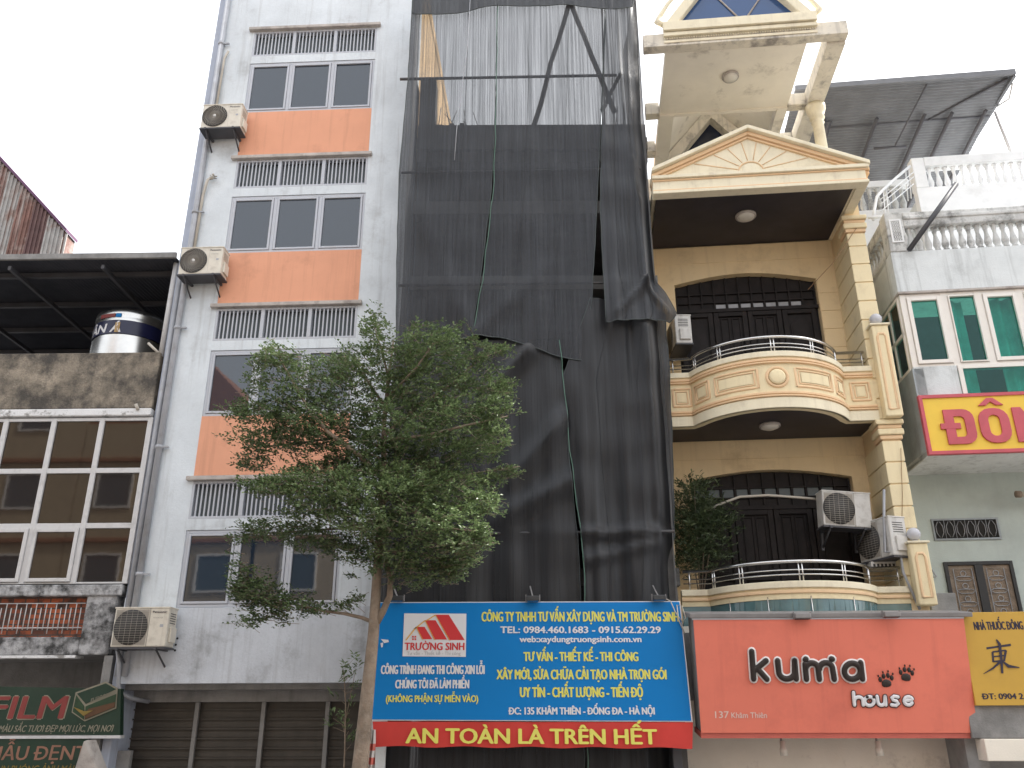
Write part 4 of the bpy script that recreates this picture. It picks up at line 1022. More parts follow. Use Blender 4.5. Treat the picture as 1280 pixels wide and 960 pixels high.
pi_.lathe((uu, ww-.004, 8.14), [(.135, .02), (.13, -.03), (.10, -.045), (.001, -.05)], 28, 'y')
pm.build('panel_moulding', M['peach'], BL); pi_.build('medallion', M['yellow_light'], BL)
def slab(z0, z1, m, name):
    o = bpath(-.02)+[(3.43, BW-.02), (-.05, BW-.02)]
    return MB().plan(o, z0, z1).build(name, m, Y)
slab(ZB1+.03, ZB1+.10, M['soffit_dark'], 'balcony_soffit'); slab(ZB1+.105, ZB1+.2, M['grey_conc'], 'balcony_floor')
LB = MB().strip(bpath(), ZB0-.05, 4.80, .14).build('balcony_parapet', M['yellow_light'], Y)
MB().strip(bpath(.035), 4.76, 4.86, .17).build('parapet_coping', M['cream_pale'], LB, bevel=.01)
MB().strip(bpath(.025), 4.68, 4.73, .05).build('parapet_bands', M['peach'], LB, bevel=.01)
slab(4.2, 4.35, M['grey_conc'], 'balcony_floor')
q = MB()
pth = bpath(-.03)
for i in range(0, len(pth)-1):
    a, b = pth[i], pth[i+1]
    k = .03*math.sin(i*2.1)
    q.add([(a[0], a[1]-.02, 4.1), (b[0], b[1]-.02+k, 4.1), (b[0], b[1]-.02, 4.64), (a[0], a[1]-.02, 4.64)], [(0, 1, 2, 3)])
q.build('plastic_sheeting', M['teal_sheet'], LB)
q = MB()
for i in (6, 13, 20, 28): a = pth[i]; q.tube([(a[0], a[1]-.035, 4.1), (a[0], a[1]-.035, 4.64)], .008, 5)
q.build('sheet_battens', M['steel'], LB)
def railing(z, label, hh):
    r = froot('balcony_railing', FY, label, 'railing', 'stainless railings on the yellow balconies')
    pp = [(p[0], p[1]) for p in bpath(-.06, .0, 3.40)]
    MB().tube([(p[0], p[1], z+hh) for p in pp], .027, 10).build('hand_rail', M['steel'], r)
    for k in (.35, .58): MB().tube([(p[0], p[1], z+hh*k) for p in pp], .011, 6).build('rail', M['steel'], r)
    q = []
    for d in (-62, -38, 0, 30, 62):
        b = MB()
        for e in (-1.1, 1.1): u, w = at_arc(d+e, -.06); b.tube([(u, w, z), (u, w, z+hh)], .012, 6)
        b.build('baluster', M['steel'], r)
    for u in (.10, 3.36):
        b = MB(); b.tube([(u, .06, z), (u, .06, z+hh)], .012, 6); b.build('baluster', M['steel'], r)
railing(8.6, 'stainless railing on the upper bowed balcony with moulded panels', .29)
railing(4.86, 'stainless railing on the lower balcony above the coral signboard', .30)
# canopy with sunburst pediment
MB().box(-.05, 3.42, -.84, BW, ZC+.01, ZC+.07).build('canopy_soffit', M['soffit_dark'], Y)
CP = MB().box(-.11, 3.60, -.98, -.80, ZC, 12.0).box(3.42, 3.60, -.80, BW, ZC, 12.0).box(-.11, 3.42, -.80, 5, ZC+.08, 11.98).build('canopy', M['cream_pale'], Y, bevel=.008)
q = MB()
for (z0, z1, e) in ((ZC+.035, ZC+.06, .014), (11.935, 11.965, .022)):
    q.box(-.12, 3.60+e, -.98-e, -.80, z0, z1); q.box(3.45, 3.60+e, -.80, BW-.03, z0, z1)
q.build('cornice_moulding', M['peach'], CP, bevel=.006)
q = MB()
for (z0, z1, e) in ((ZC-.03, ZC+.03, .03), (11.97, 12.04, .06)):
    q.box(-.12, 3.60+e, -.98-e, -.80, z0, z1); q.box(3.45, 3.60+e, -.80, BW-.03, z0, z1)
q.build('cornice_lip', M['cream_pale'], CP, bevel=.01)
UM, ZP = 1.66, 12.98
pd = MB().prism([(-.10, 12.04), (3.57, 12.04), (UM, ZP-.06)], -.90, -.6).build('pediment', M['cream_pale'], Y)
q = MB(); q2 = MB()
sl2 = (ZP-12.07)/(3.66-UM)
for sg in (-1, 1):
    e = UM+sg*(2.02 if sg > 0 else 1.78)
    def rake(o0, o1, w0, w1, mbx): 
        k = lambda u, o: (u, ZP-abs(u-UM)*sl2+o)
        mbx.prism([k(UM, o0), k(e, o0), k(e, o1), k(UM, o1)], w0, w1)
    rake(-.05, .03, -1.06, -.5, q); rake(-.13, -.055, -.98, -.6, q2); rake(-.18, -.135, -.94, -.6, q2)
q.build('raking_cornice', M['cream_pale'], pd, bevel=.01); q2.build('raking_moulding', M['peach'], pd, bevel=.008)
q = MB()
cz = 12.10
q.tube([(UM+.22*math.cos(math.pi*i/16), -.905, cz+.20*math.sin(math.pi*i/16)) for i in range(17)], .014, 6)
for an in (12, 30, 52, 76, 100, 126, 148, 167):
    a = R(an); L_ = .24; 
    mx_ = (ZP-.20-cz)/(abs(math.sin(a))+sl2*abs(math.cos(a)))
    q.tube([(UM+L_*math.cos(a), -.903, cz+L_*math.sin(a)), (UM+mx_*math.cos(a), -.903, cz+mx_*math.sin(a))], .009, 5)
q.tube([(-.05, -.903, 12.09), (3.4, -.903, 12.09)], .01, 5)
q.build('sunburst', M['peach'], pd)
MB().ball((UM, -.90, cz), .17, 20, (1, .25, 1)).build('sun_disc', M['cream_pale'], pd)
# roof pergola, column and gable
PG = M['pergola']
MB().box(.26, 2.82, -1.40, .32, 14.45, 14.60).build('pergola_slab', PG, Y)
for bx_ in ((-.15, 3.52, -1.60, -1.40, 14.45, 14.74), (3.18, 3.51, -1.395, 2.2, 14.40, 14.72), (2.82, 3.18, .25, .45, 14.42, 14.70), (-.02, .26, .25, .45, 14.42, 14.70), (2.82, 3.18, 1.5, 1.75, 14.42, 14.70), (0, .26, 1.5, 1.75, 14.42, 14.70)):
    MB().box(*bx_).build('pergola_beam', M['pergola_stain'], Y, bevel=.01)
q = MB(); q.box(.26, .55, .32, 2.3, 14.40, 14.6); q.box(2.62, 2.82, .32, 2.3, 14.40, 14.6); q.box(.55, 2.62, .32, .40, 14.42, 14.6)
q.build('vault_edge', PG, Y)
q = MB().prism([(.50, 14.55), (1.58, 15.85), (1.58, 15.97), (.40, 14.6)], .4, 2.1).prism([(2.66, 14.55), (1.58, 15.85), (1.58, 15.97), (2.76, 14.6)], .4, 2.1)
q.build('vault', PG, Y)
MB().prism([(.5, 13.4), (2.66, 13.4), (2.66, 14.55), (1.58, 15.85), (.5, 14.55)], 2.1, 2.2).build('rear_gable', M['glass_dark'], Y)
q = MB()
for sg in (-1, 1): q.prism([(1.58, 15.83), (1.58, 15.50), (1.58+sg*.95, 14.30), (1.58+sg*1.06, 14.54)], 1.85, 2.095)
q.build('gable_frame', M['pergola_stain'], Y)
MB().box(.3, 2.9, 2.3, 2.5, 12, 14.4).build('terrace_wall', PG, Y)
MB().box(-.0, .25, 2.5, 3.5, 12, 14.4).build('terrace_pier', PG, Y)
q = MB().lathe((3.36, .32, 12.0), [(.17, 0), (.17, .08), (.13, .12), (.125, .2), (.105, 1.95), (.125, 1.98), (.105, 2.0), (.11, 2.06), (.15, 2.10), (.13, 2.14), (.17, 2.24), (.19, 2.30), (.19, 2.40)], 22)
q.build('column', M['cream_pale'], Y)
MB().box(3.0, 3.75, -.2, .9, 12.0, 12.07).build('terrace_kerb', M['pergola_stain'], Y, bevel=.01)
q = MB()
for (z0, z1, e) in ((14.50, 14.56, .0), (14.62, 14.70, .05), (14.72, 14.92, .09)): q.box(.22, 2.98, -1.62-e, -1.601, z0, z1)
q.build('gable_cornice', M['cream_pale'], Y, bevel=.01)
q = MB()
for k in range(62): u = .24+k*.0442; q.ball((u, -1.625, 14.59), .017, 6)
q.build('bead_moulding', M['cream_pale'], Y)
ga = [FY.at(*p, -1.6) for p in ((846, 29), (869, 0), (1001, 21), (974, 0))]
k1 = (ga[1][1]-ga[0][1])/(ga[1][0]-ga[0][0]); uc = (ga[0][0]+ga[2][0])/2; hw = uc-ga[0][0]; zg = 14.93
gz = zg+hw*k1
GB = MB().prism([(uc-hw, zg), (uc+hw, zg), (uc, gz)], -1.52, -1.48).build('gable_glass', M['glass_blue'], Y)
q = MB()
for sg in (-1, 1):
    q.prism([(uc+sg*hw, zg), (uc+sg*(hw+.22), zg), (uc, gz+.35), (uc, gz)], -1.66, -1.42)
q.build('gable_rake', M['cream_pale'], GB, bevel=.015)
q = MB()
for sg in (-1, 1):
    for w_ in (0,):
        q.tube([(uc+sg*(hw+.24), -1.60, zg+.0), (uc+sg*(hw+.36), -1.60, zg+.10), (uc+sg*(hw+.30), -1.60, zg+.22), (uc+sg*(hw+.14), -1.60, zg+.5), (uc+sg*.3, -1.60, gz+.1)], [.05, .06, .05, .04, .03], 8)
q.build('gable_scroll', M['cream_pale'], GB)
q = MB()
for sg in (-1, 1): q.tube([(uc+.1, -1.535, zg), (uc+.1+sg*.62, -1.535, zg+.95)], .016, 6)
q.build('glazing_bar', M['ledge'], GB)
# ceiling lamps
def ceil_lamp(x, y, z, r, label):
    d = RT*((x-640)/F0) - UP*((y-480)/F0) + FW; t = (z-CAM.z)/d.z; P = CAM+d*t
    e = empty('ceiling_lamp', P, label=label, cat='lamp', group='round ceiling lamps of the yellow house')
    MB().lathe((0, 0, 0), [(r, 0), (r, -.035), (r*.93, -.05), (r*.85, -.04)], 28).build('rim', M['ledge'], e)
    MB().lathe((0, 0, 0), [(r*.86, -.03), (r*.8, -.055), (r*.45, -.085), (.001, -.092)], 24).build('shade', M['lamp_glass'], e)
ceil_lamp(913, 95, 14.44, .16, 'round ceiling lamp under the pergola slab, topmost of three')
ceil_lamp(932, 269, ZC+.0, .19, 'round ceiling lamp on the dark soffit under the sunburst pediment')
ceil_lamp(962, 531, ZB1+.03, .18, 'round ceiling lamp under the bowed upper balcony')
# outdoor units of the yellow house
ac_unit('air_conditioner', FY, 1030, 656, .15, .80, .58, .30, 'dusty white outdoor unit facing the street on the lower balcony', 'outdoor units on the yellow house', 'mesh', R(6), True, 'ac_white', False, R(4))
o2 = ac_unit('air_conditioner', FY, 1076, 704, .60, .80, .62, .32, 'outdoor unit turned sideways below the dusty one', 'outdoor units on the yellow house', 'mesh', R(-68), False, 'ac_white', False)
o3 = ac_unit('air_conditioner', FY, 836, 449, .92, .75, .56, .30, 'white outdoor unit half hidden by the net on the upper balcony', 'outdoor units on the yellow house', 'mesh', R(-84), False, 'ac_white', False)
q = MB(); 
for k in range(12): q.box(.02, .28, -.0, .0, 0, 0) if False else None
r = froot('white_louvre_box', FY, 'low white louvred box under the sideways outdoor unit', 'box')
a = FY.at(1090, 712, .3); b = FY.at(1127, 701, .3)
bx = MB().box(a[0], b[0], .3, .6, a[1], b[1]).build('casing', M['ac_white'], r, bevel=.008)
q = MB()
for k in range(7): u = a[0]+.03+(b[0]-a[0]-.06)*k/7; q.box(u, u+.035, .296, .3, a[1]+.03, a[1]+.09)
q.build('louvre', M['fan_dark'], r)
r = froot('cable_bundle', FY, 'pale cable sagging across the lower door to the outdoor unit', 'cable')
MB().tube([(lambda a: (a[0], .5, a[1]))(FY.at(*p, .5)) for p in ((880, 640), (900, 630), (925, 621), (960, 619), (1000, 622), (1022, 624))], .022, 8).build('cable', M['pipe_beige'], r)
r = froot('wall_conduit', FY, 'grey conduit pipe bending down past the stacked outdoor units', 'pipe')
MB().tube([(lambda a: (a[0], -.06, a[1]))(FY.at(*p, -.06)) for p in ((1105, 612), (1105, 650), (1106, 690), (1125, 690), (1129, 715), (1150, 762))], .022, 8).build('pipe', M['pipe'], r)
r = froot('thin_wire', FY, 'thin dark wire running down the pilaster of the yellow house', 'wire')
MB().tube([(lambda a: (a[0], -.03, a[1]))(FY.at(*p, -.03)) for p in ((1072, 283), (1040, 330), (1010, 362))], .006, 4).build('wire', M['groove'], r)
MB().tube([(lambda a: (a[0], -.02, a[1]))(FY.at(*p, -.02)) for p in ((1126, 560), (1128, 620), (1127, 672))], .005, 4).build('wire', M['groove'], r)

# ------------------------------------------------------------------ coral signboard
K = froot('shop_sign', FK, 'coral signboard with raised dark kuma letters and paw prints', 'sign')
KQ = lambda zx, zy, w=0.0: FK.at(840+zx/2.909, 740+zy/2.909, w)
ks = [KQ(107, 512), KQ(1112, 512), KQ(1060, 91), KQ(77, 89)]
MB().prism(ks, .0, .03).build('board', M['coral'], K)
MB().prism([(ks[0][0]+.01, ks[0][1]+.01), (ks[1][0]-.01, ks[1][1]+.01), (ks[2][0]-.01, ks[2][1]-.01), (ks[3][0]+.01, ks[3][1]-.01)], .031, .45).build('box_body', M['grey_conc'], K)
MB().prism([(ks[0][0], ks[0][1]-.075), (ks[1][0]-.03, ks[1][1]-.075), (ks[1][0], ks[1][1]-.003), (ks[0][0], ks[0][1]-.003)], .02, .5).build('lower_lip', M['coral_dark'], K)
MB().box(ks[3][0]-.05, ks[2][0]+.12, -.03, .5, ks[2][1]+.004, ks[2][1]+.07).build('top_rail', M['grey_case'], K, bevel=.01)
MB().box(ks[3][0]-.02, ks[2][0], -.012, .0, ks[2][1]-.02, ks[2][1]+.002).build('edge_trim', M['alu'], K)
LW = -.045
def kp(pts, w=LW): return [KQ(x, y, w) for x, y in pts]
def arc(cx, cy, rx, ry, a0, a1, n=14): return [(cx+rx*math.cos(R(a0+(a1-a0)*i/n)), cy+ry*math.sin(R(a0+(a1-a0)*i/n))) for i in range(n+1)]
big = [[(290, 216), (297, 316)], [(342, 250), (300, 285)], [(312, 280), (345, 317)],
       [(384, 250), (388, 288)]+arc(418, 287, 30, 29, 175, 20)+[(446, 250)], [(446, 250), (452, 316)],
       [(484, 262), (489, 317)], [(486, 285)]+arc(509, 282, 23, 24, 180, 350)+[(536, 317)], [(533, 285)]+arc(560, 281, 24, 24, 185, 350)+[(590, 317)], [(487, 244), (485, 246)], [(580, 243), (583, 244)],
       arc(656, 288, 29, 29, 0, 360, 24), [(686, 257), (693, 316)]]
rim, let = MB(), MB()
for s in big:
    rim.capsules(kp(s, -.02), .062, -.018, .35); let.capsules(kp(s, LW), .040, LW, .55)
rm = rim.build('letter_rim', M['sign_rim'], K); let.build('letter', M['brown_letter'], rm)
small = [[(660, 366), (664, 411)], [(664, 394)]+arc(679, 394, 15, 12, 180, 350, 8)+[(696, 411)], arc(718, 397, 17, 16, 0, 360, 18),
         [(746, 380), (749, 398)]+arc(762, 398, 13, 14, 175, 10, 8)+[(775, 380)], [(775, 380), (778, 411)],
         [(822, 382), (808, 379), (799, 385), (804, 393), (817, 397), (824, 405), (815, 413), (799, 411)], [(845, 396), (875, 393)]+arc(860, 396, 15, 15, -10, -330, 14)]
rim, let = MB(), MB()
for s in small:
    rim.capsules(kp(s, -.012), .036, -.012, .4); let.capsules(kp(s, -.03), .0245, -.026, .6)
rm = rim.build('letter_rim', M['brown_letter'], K); let.build('letter', M['sign_white'], rm)
q = MB()
for x, y, r_ in ((706, 380, .022), (730, 380, .022), (714, 394, .009), (722, 394, .009), (718, 401, .011)): a = KQ(x, y); q.ball((a[0], -.04, a[1]), r_, 10, (1, .5, 1))
q.build('letter_dots', M['brown_letter'], rm)
def paw(cx, cy, s, rot):
    b = MB()
    def el(dx, dy, rx, ry):
        x = cx+(dx*math.cos(rot)-dy*math.sin(rot))*s; y = cy+(dx*math.sin(rot)+dy*math.cos(rot))*s
        a = KQ(x, y, -.005); b.ball((a[0], -.006, a[1]), 1, 14, (rx*s/2.909*.0117, .016, ry*s/2.909*.0117))
    el(0, 10, 17, 13); el(-8, 13, 9, 9); el(8, 13, 9, 9)
    for dx, dy in ((-21, -6), (-8, -17), (8, -18), (21, -8)): el(dx, dy, 6.5, 9)
    for dx, dy in ((-27, -20), (-9, -32), (10, -33), (26, -22)): el(dx, dy, 2.5, 4)
    b.build('paw_print', M['brown_letter'], K)
paw(779, 322, 1.0, -.1); paw(852, 300, 1.0, .1)
a, b = KQ(157, 458), KQ(207, 458); text('137', a[0], b[0], a[1], KQ(0, 434)[1]-KQ(0, 458)[1], K, M['faint_letter'], -.004, .02)
a, b = KQ(216, 458), KQ(345, 458); text('Khâm Thiên', a[0], b[0], a[1], KQ(0, 438)[1]-KQ(0, 458)[1], K, M['faint_letter'], -.004, .02)
floodlight('floodlight', FY, 1002, 774, -1.30, 'grey floodlight on the coral signboard top, nearer its middle', 'floodlights on the coral signboard', M['grey_case'], M['light_black'], .22, (-.18, .2, .05))
floodlight('floodlight', FY, 1113, 772, -1.30, 'grey floodlight on the coral signboard top, near the balcony post', 'floodlights on the coral signboard', M['grey_case'], M['light_black'], .22, (-.16, .2, .06))
def spot(x, label):
    u, z = FY.at(x, 922, -.6); r = empty('spotlight', FY.world(u, -.6, z), label=label, cat='spotlight', group='spotlights under the coral signboard')
    MB().box(-.09, .09, -.05, .05, .0, .035).build('track', M['lamp_glass'], r, bevel=.008)
    MB().tube([(0, 0, 0), (0, 0, -.05)], .015, 6).build('stem', M['grey_case'], r)
    MB().lathe((.02, 0, -.24), [(.055, 0), (.055, .1), (.04, .12), (.045, .19), (.02, .2)], 14).build('spot_head', M['lamp_glass'], r)
spot(976, 'pale spotlight under the coral signboard, left one'); spot(1095, 'pale spotlight under the coral signboard, right one')
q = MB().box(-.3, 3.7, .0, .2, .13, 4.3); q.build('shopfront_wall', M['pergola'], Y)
MB().box(-.3, 3.9, -.6, .0, 3.2, 4.15).build('shopfront_lintel', M['grey_conc'], Y)
MB().box(3.62, 3.9, -.7, .0, .13, 3.2).build('shopfront_pier', M['box_grey'], Y)
MB().box(-.42, -.30, -.9, .0, .13, 4.2).build('shopfront_pier', M['steel_dark'], Y)

# ------------------------------------------------------------------ white house at the right
RH = froot('balustrade_house', FR, 'white house with green glazed bay and baluster terraces', 'house')
UA, BWR, UE = .78, 1.25, 7.0
P_ = lambda x, y, w=0.0: FR.at(x, y, w)
MB().box(UA, UE, 0, .25, 9.99, 10.80).box(UA+.0, UA+.2, .25, 2.2, 9.99, 10.80).build('fascia', M['gw'], RH, bevel=.01)
MB().box(UA-.01, UE, -.02, .3, 9.95, 9.985).build('fascia_drip', M['ledge'], RH)
MB().box(UA+.02, P_(1180, 370)[0]-.03, .02, .2, 7.95, 8.55).build('spandrel', M['gw'], RH)
MB().box(UA+.0, UA+.015, .0, BWR+.1, 6.99, 9.9).build('side_skin', M['gw_side'], RH) if False else None
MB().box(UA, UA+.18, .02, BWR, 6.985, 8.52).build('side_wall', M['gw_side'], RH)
MB().box(UA, UE, .02, BWR+.2, 6.96, 7.08).build('bay_soffit', M['gw'], RH)
MB().box(.02, UE, BWR, BWR+.2, 2.9, 10).build('lower_wall', M['mint'], RH)
MB().box(UA-.18, UA, .02, BWR, 6.9, 6.95).build('x', M['gw'], RH) if False else None
# bay glazing
fz0, fz1 = 8.55, 9.95
cols = [P_(x, 400)[0] for x in (1131, 1153, 1190, 1206, 1244, 1259)]
uw = [UA+.03, UA+.17, UA+.17+.53, UA+.17+.66, UA+.17+1.18, UA+.17+1.31]
xs = [(1127.5, 370), (1180.0, 370), (1224, 370), (1276, 370)]
ug = [P_(*p)[0] for p in xs]; ug = [UA+.06]+[ug[1], ug[2], ug[3], ug[3]+.68, ug[3]+1.36, ug[3]+2.04]
f = MB().box(UA+.02, UA+.12, .03, .12, fz0, fz1)
for u in ug[1:]: f.box(u-.06, u+.06, .03, .12, fz0, fz1)
for a, b in zip(ug, ug[1:]): f.box(a+.06, b-.06, .035, .115, fz1-.07, fz1-.001); f.box(a+.06, b-.06, .035, .115, fz0, fz0+.05)
f.box(ug[1]-.02, UE, .0, .12, 8.48, fz0-.002)
bay = f.build('window_frame', M['frame_white'], RH, bevel=.006)
for i, (a, b) in enumerate(zip(ug, ug[1:])):
    s = MB().frame(a+.065, b-.065, fz0+.055, fz1-.075, .0, .09, .065 if i in (0, 2) else .02).build('sash', M['frame_white'], bay, bevel=.005)
    MB().box(a+.08, b-.08, .05, .056, fz0+.07, fz1-.09).build('pane', M['glass_green'], s)
MB().box(ug[1]+.05, UE, -.004, .01, 8.03, 8.47).build('pane', M['glass_green'], bay)
MB().box(ug[1]-.02, ug[1]+.05, -.01, .02, 7.98, 8.48).build('frame_post', M['frame_white'], bay)
# the dark void behind the lower pane and curtains inside
MB().box(UA+.2, UE, BWR-.1, BWR, 8.0, 10).build('inner_wall', M['dark_conc'], RH)
def curtain(u0, u1, w, z0, z1):
    b = MB(); n = int((u1-u0)*40); vs = []
    for i in range(n+1):
        u = u0+(u1-u0)*i/n; ww = w+.06*math.sin(u*24+1.5*math.sin(u*5))
        vs += [(u, ww, z0), (u+.01*math.sin(u*50), ww, z1)]
    b.add(vs, [(2*i, 2*i+2, 2*i+3, 2*i+1) for i in range(n)], True); return b.build('curtain', M['curtain'], bay)
curtain(ug[1]+.1, ug[1]+.42, .32, 8.05, 9.9); curtain(ug[2]+.25, UE, .32, 8.05, 9.9)
# side panes of the bay (facing the yellow house)
q = MB()
q.box(UA, UA+.07, .12, BWR, fz0-.03, fz0+.03); q.box(UA, UA+.07, .12, BWR, fz1-.06, fz1); q.box(UA, UA+.07, .12, BWR, 9.20, 9.26)
for w in (.12, .62, BWR-.05): q.box(UA, UA+.065, w, w+.06, fz0+.03, fz1-.06)
q.build('side_frame', M['frame_white'], bay, bevel=.005)
MB().box(UA+.025, UA+.031, .18, BWR-.05, fz0+.03, fz1-.06).build('pane', M['glass_green'], bay)
# terrace balustrade over the bay
prof = [(.055, 0), (.055, .03), (.038, .045), (.062, .10), (.066, .14), (.05, .20), (.030, .30), (.036, .36), (.046, .375), (.036, .39), (.05, .42), (.058, .45)]
def baluster(mb, u, w, z, h, s=1.0): mb.lathe((u, w, z), [(r*s, hh*h/.45) for r, hh in prof], 10)
TB = froot('terrace_balustrade', FR, 'weathered grey baluster rail directly above the green glazed bay', 'balustrade')
zb0, zb1 = 10.82, 11.30
pst = MB().box(UA, UA+.32, -.02, .28, 10.80, 11.62).build('corner_post', M['bal_old'], TB, bevel=.015)
q = MB(); q.frame(UA+.06, UA+.27, 10.98, 11.46, -.035, -.02, .03)
for i in range(4):
    for j in range(7):
        u = UA+.105+.04*i; z = 11.03+.06*j
        q.tube([(u+.018*math.cos(2*math.pi*k/6), -.03, z+.026*math.sin(2*math.pi*k/6)) for k in range(7)], .006, 4, False)
q.build('fretwork', M['bal_white'], pst)
MB().box(UA+.32, UE, -.03, .22, zb1, 11.60).build('top_rail', M['bal_old'], TB, bevel=.02)
MB().box(UA+.32, UE, -.055, .24, 11.44, 11.52).build('rail_moulding', M['bal_old'], TB, bevel=.02)
u = UA+.42; k = 0
while u < 4.4:
    b = MB(); baluster(b, u, .09, zb0, zb1-zb0); b.build('baluster', M['bal_old'], TB); u += .148
MB().box(UA, UA+.24, .28, 2.4, 11.35, 11.58).build('side_rail', M['bal_old'], TB, bevel=.02)
w = .4
while w < 2.3:
    b = MB(); baluster(b, UA+.12, w, zb0, .53); b.build('baluster', M['bal_old'], TB); w += .17
MB().box(UA, UA+.24, .28, 2.4, 10.8, 10.84).build('bottom_rail', M['bal_old'], TB)
MB().box(UA, UE, .25, 6, 10.74, 10.80).build('terrace_floor', M['gw'], RH)
# upper terrace: white wall and balustrade set back
wu = 1.7
a = P_(1138, 198, wu); zrt = a[1]; ul2 = a[0]; a2 = P_(1156, 208, wu); a3 = P_(1158, 233, wu)
MB().box(ul2, UE, wu, wu+.2, 10.8, a3[1]-.02).build('upper_wall', M['bal_white'], RH)
MB().box(ul2+.1, UE, wu+.2, 9, 10.8, a3[1]-.1).build('upper_room', M['gw'], RH)
UB = froot('terrace_balustrade', FR, 'white baluster rail on the upper terrace under the metal roof', 'balustrade')
MB().box(ul2, a2[0], wu-.01, wu+.25, a3[1]-.02, zrt).build('corner_post', M['bal_white'], UB, bevel=.015)
MB().box(a2[0], UE, wu-.02, wu+.22, a2[1], zrt+.0).build('top_rail', M['bal_white'], UB, bevel=.015)
u = a2[0]+.10
while u < a2[0]+4:
    b = MB(); baluster(b, u, wu+.1, a3[1]-.02, a2[1]-a3[1]+.02, .95); b.build('baluster', M['bal_white'], UB); u += .165
# second, lower stair-side balustrade seen behind the curved rail
LBX = froot('terrace_balustrade', FR, 'grey baluster rail half hidden behind the curved stair rail', 'balustrade')
wl_ = 2.6; p0 = P_(1088, 228, wl_); p1 = P_(1136, 226, wl_); p2 = P_(1100, 262, wl_)
MB().box(p0[0]-.3, p1[0], wl_, wl_+.2, p0[1]-.12, p0[1]+.04).build('top_rail', M['bal_white'], LBX, bevel=.015)
u = p0[0]-.2
while u < p1[0]-.05:
    b = MB(); baluster(b, u, wl_+.1, p2[1], p0[1]-.12-p2[1], 1.1); b.build('baluster', M['bal_old'], LBX); u += .17
MB().box(p0[0]-.5, p1[0], wl_, wl_+.2, 10.8, p2[1]).build('base_wall', M['bal_white'], LBX)
SR = froot('stair_railing', FR, 'white curved tube stair railing between the pediment and upper terrace', 'railing')
def P3(x, y, w): a = P_(x, y, w); return (a[0], w, a[1])
MB().tube([P3(1092, 275, 1.0), P3(1093, 262, 1.0), P3(1096, 246, 1.05), P3(1103, 238, 1.1), P3(1116, 226, 1.3), P3(1137, 208, 1.6)], .03, 8).build('hand_rail', M['bal_white'], SR)
for dy in (9, 15, 24): MB().tube([P3(1101, 240+dy, 1.1), P3(1118, 226+dy, 1.3), P3(1142, 206+dy, 1.6)], .012, 6).build('rail', M['bal_white'], SR)
for (x, y) in ((1104, 238), (1108, 235), (1132, 213), (1136, 210)): MB().tube([P3(x, y, 1.15+.015*(x-1104)), P3(x+3, y+38, 1.15+.015*(x-1104))], .013, 6).build('baluster', M['bal_white'], SR)
MB().tube([P3(1085, 272, .9), P3(1118, 270, .9)], .03, 8).build('landing_rail', M['bal_white'], SR)
r = froot('leaning_strut', FR, 'dark steel strut leaning across the two baluster rails', 'pole')
a = P_(1136, 313, -.06); b = P_(1196, 229, wu-.08); q = MB(); a = P_(1136, 313, -.10); b = P_(1196, 229, -.16); n1 = Vector((a[0], -.10, a[1])); n2 = Vector((b[0], -.16, b[1]))
q.tube([n1, n2], .045, 4).build('strut', M['steel_dark'], r)
# metal roof over the upper terrace
M['steel_mid'] = mat('painted_truss_steel', (.10, .10, .115), .6, var=.2)
MR = froot('metal_canopy', FR, 'large dark metal sheet roof on trusses over the upper terrace', 'canopy')
w0 = .9; a = P_(1030, 109, w0); b = P_(1265, 91.5, w0); zc = (a[1]+b[1])/2; ue = b[0]; us_ = a[0]-.6
WD = 8.5; zdrop = -.9
rf = MB(); pts = []; n = 100
for i in range(2*n+1): pts.append((w0+WD*i/(2*n), (.02 if i % 2 else 0)+zdrop*i/(2*n)))
vs = []
for (w, h) in pts: vs += [(us_, w, zc+h), (ue, w, zc+h)]
rf.add(vs, [(2*i, 2*i+1, 2*i+3, 2*i+2) for i in range(len(pts)-1)])
rf.build('roof_sheet', M['steel_roof'], MR)
MB().box(us_, ue+.05, w0-.06, w0, zc-.06, zc+.06).box(ue, ue+.06, w0, w0+WD, zc-.10, zc+.08).build('edge_flashing', M['teal_sheet'] if False else M['steel_roof'], MR)
q = MB()
for u in (us_+.9, us_+1.9, us_+2.9, ue-.9, ue-.2): q.tube([(u, w0+.9, zc-.2), (u, w0+WD-.1, zc+zdrop-.1)], .045, 4)
for w in (w0+1.2, w0+2.6): 
    q.tube([(us_, w, zc-.12), (ue, w, zc-.12)], .03, 6)
for i in range(0):
    u = us_+1.0+i*.62; q.tube([(u, w0+1.2, zc-.12), (u+.3, w0+1.9, zc-.55)], .02, 5); q.tube([(u+.3, w0+1.9, zc-.55), (u+.62, w0+1.2, zc-.12)], .02, 5)
q.tube([(us_+.3, w0+.1, zc-.05), (us_+1.0, w0+1.2, zc-.12)], .02, 5); q.tube([(ue-.05, w0+.1, zc-.05), (ue-1.3, w0+1.2, zc-.12)], .03, 5)
q.tube([(us_+2.7, w0+.1, zc-.05), (us_+2.45, w0+1.6, zc-.45)], .02, 5); q.tube([(us_+2.0, w0+1.65, zc-.45), (us_+2.7, w0+1.65, zc-.45)], .03, 5)
q.build('truss', M['steel_mid'], MR)
a = P_(1243, 135, wu+.3)
q = MB().tube([(a[0], wu+.3, zc-.1), (a[0]+.12, wu+.3, zrt-.05)], .035, 8).tube([(a[0]+.22, wu+.6, zc-.2), (a[0]+.3, wu+.6, zrt-.05)], .03, 8)
q.tube([(ue+.08, w0+.2, zc-.08), (ue+.10, w0+.5, zc-.25), (ue+.04, w0+.9, zc-.12)], .02, 6)
q.build('roof_post', M['alu_old'], MR)
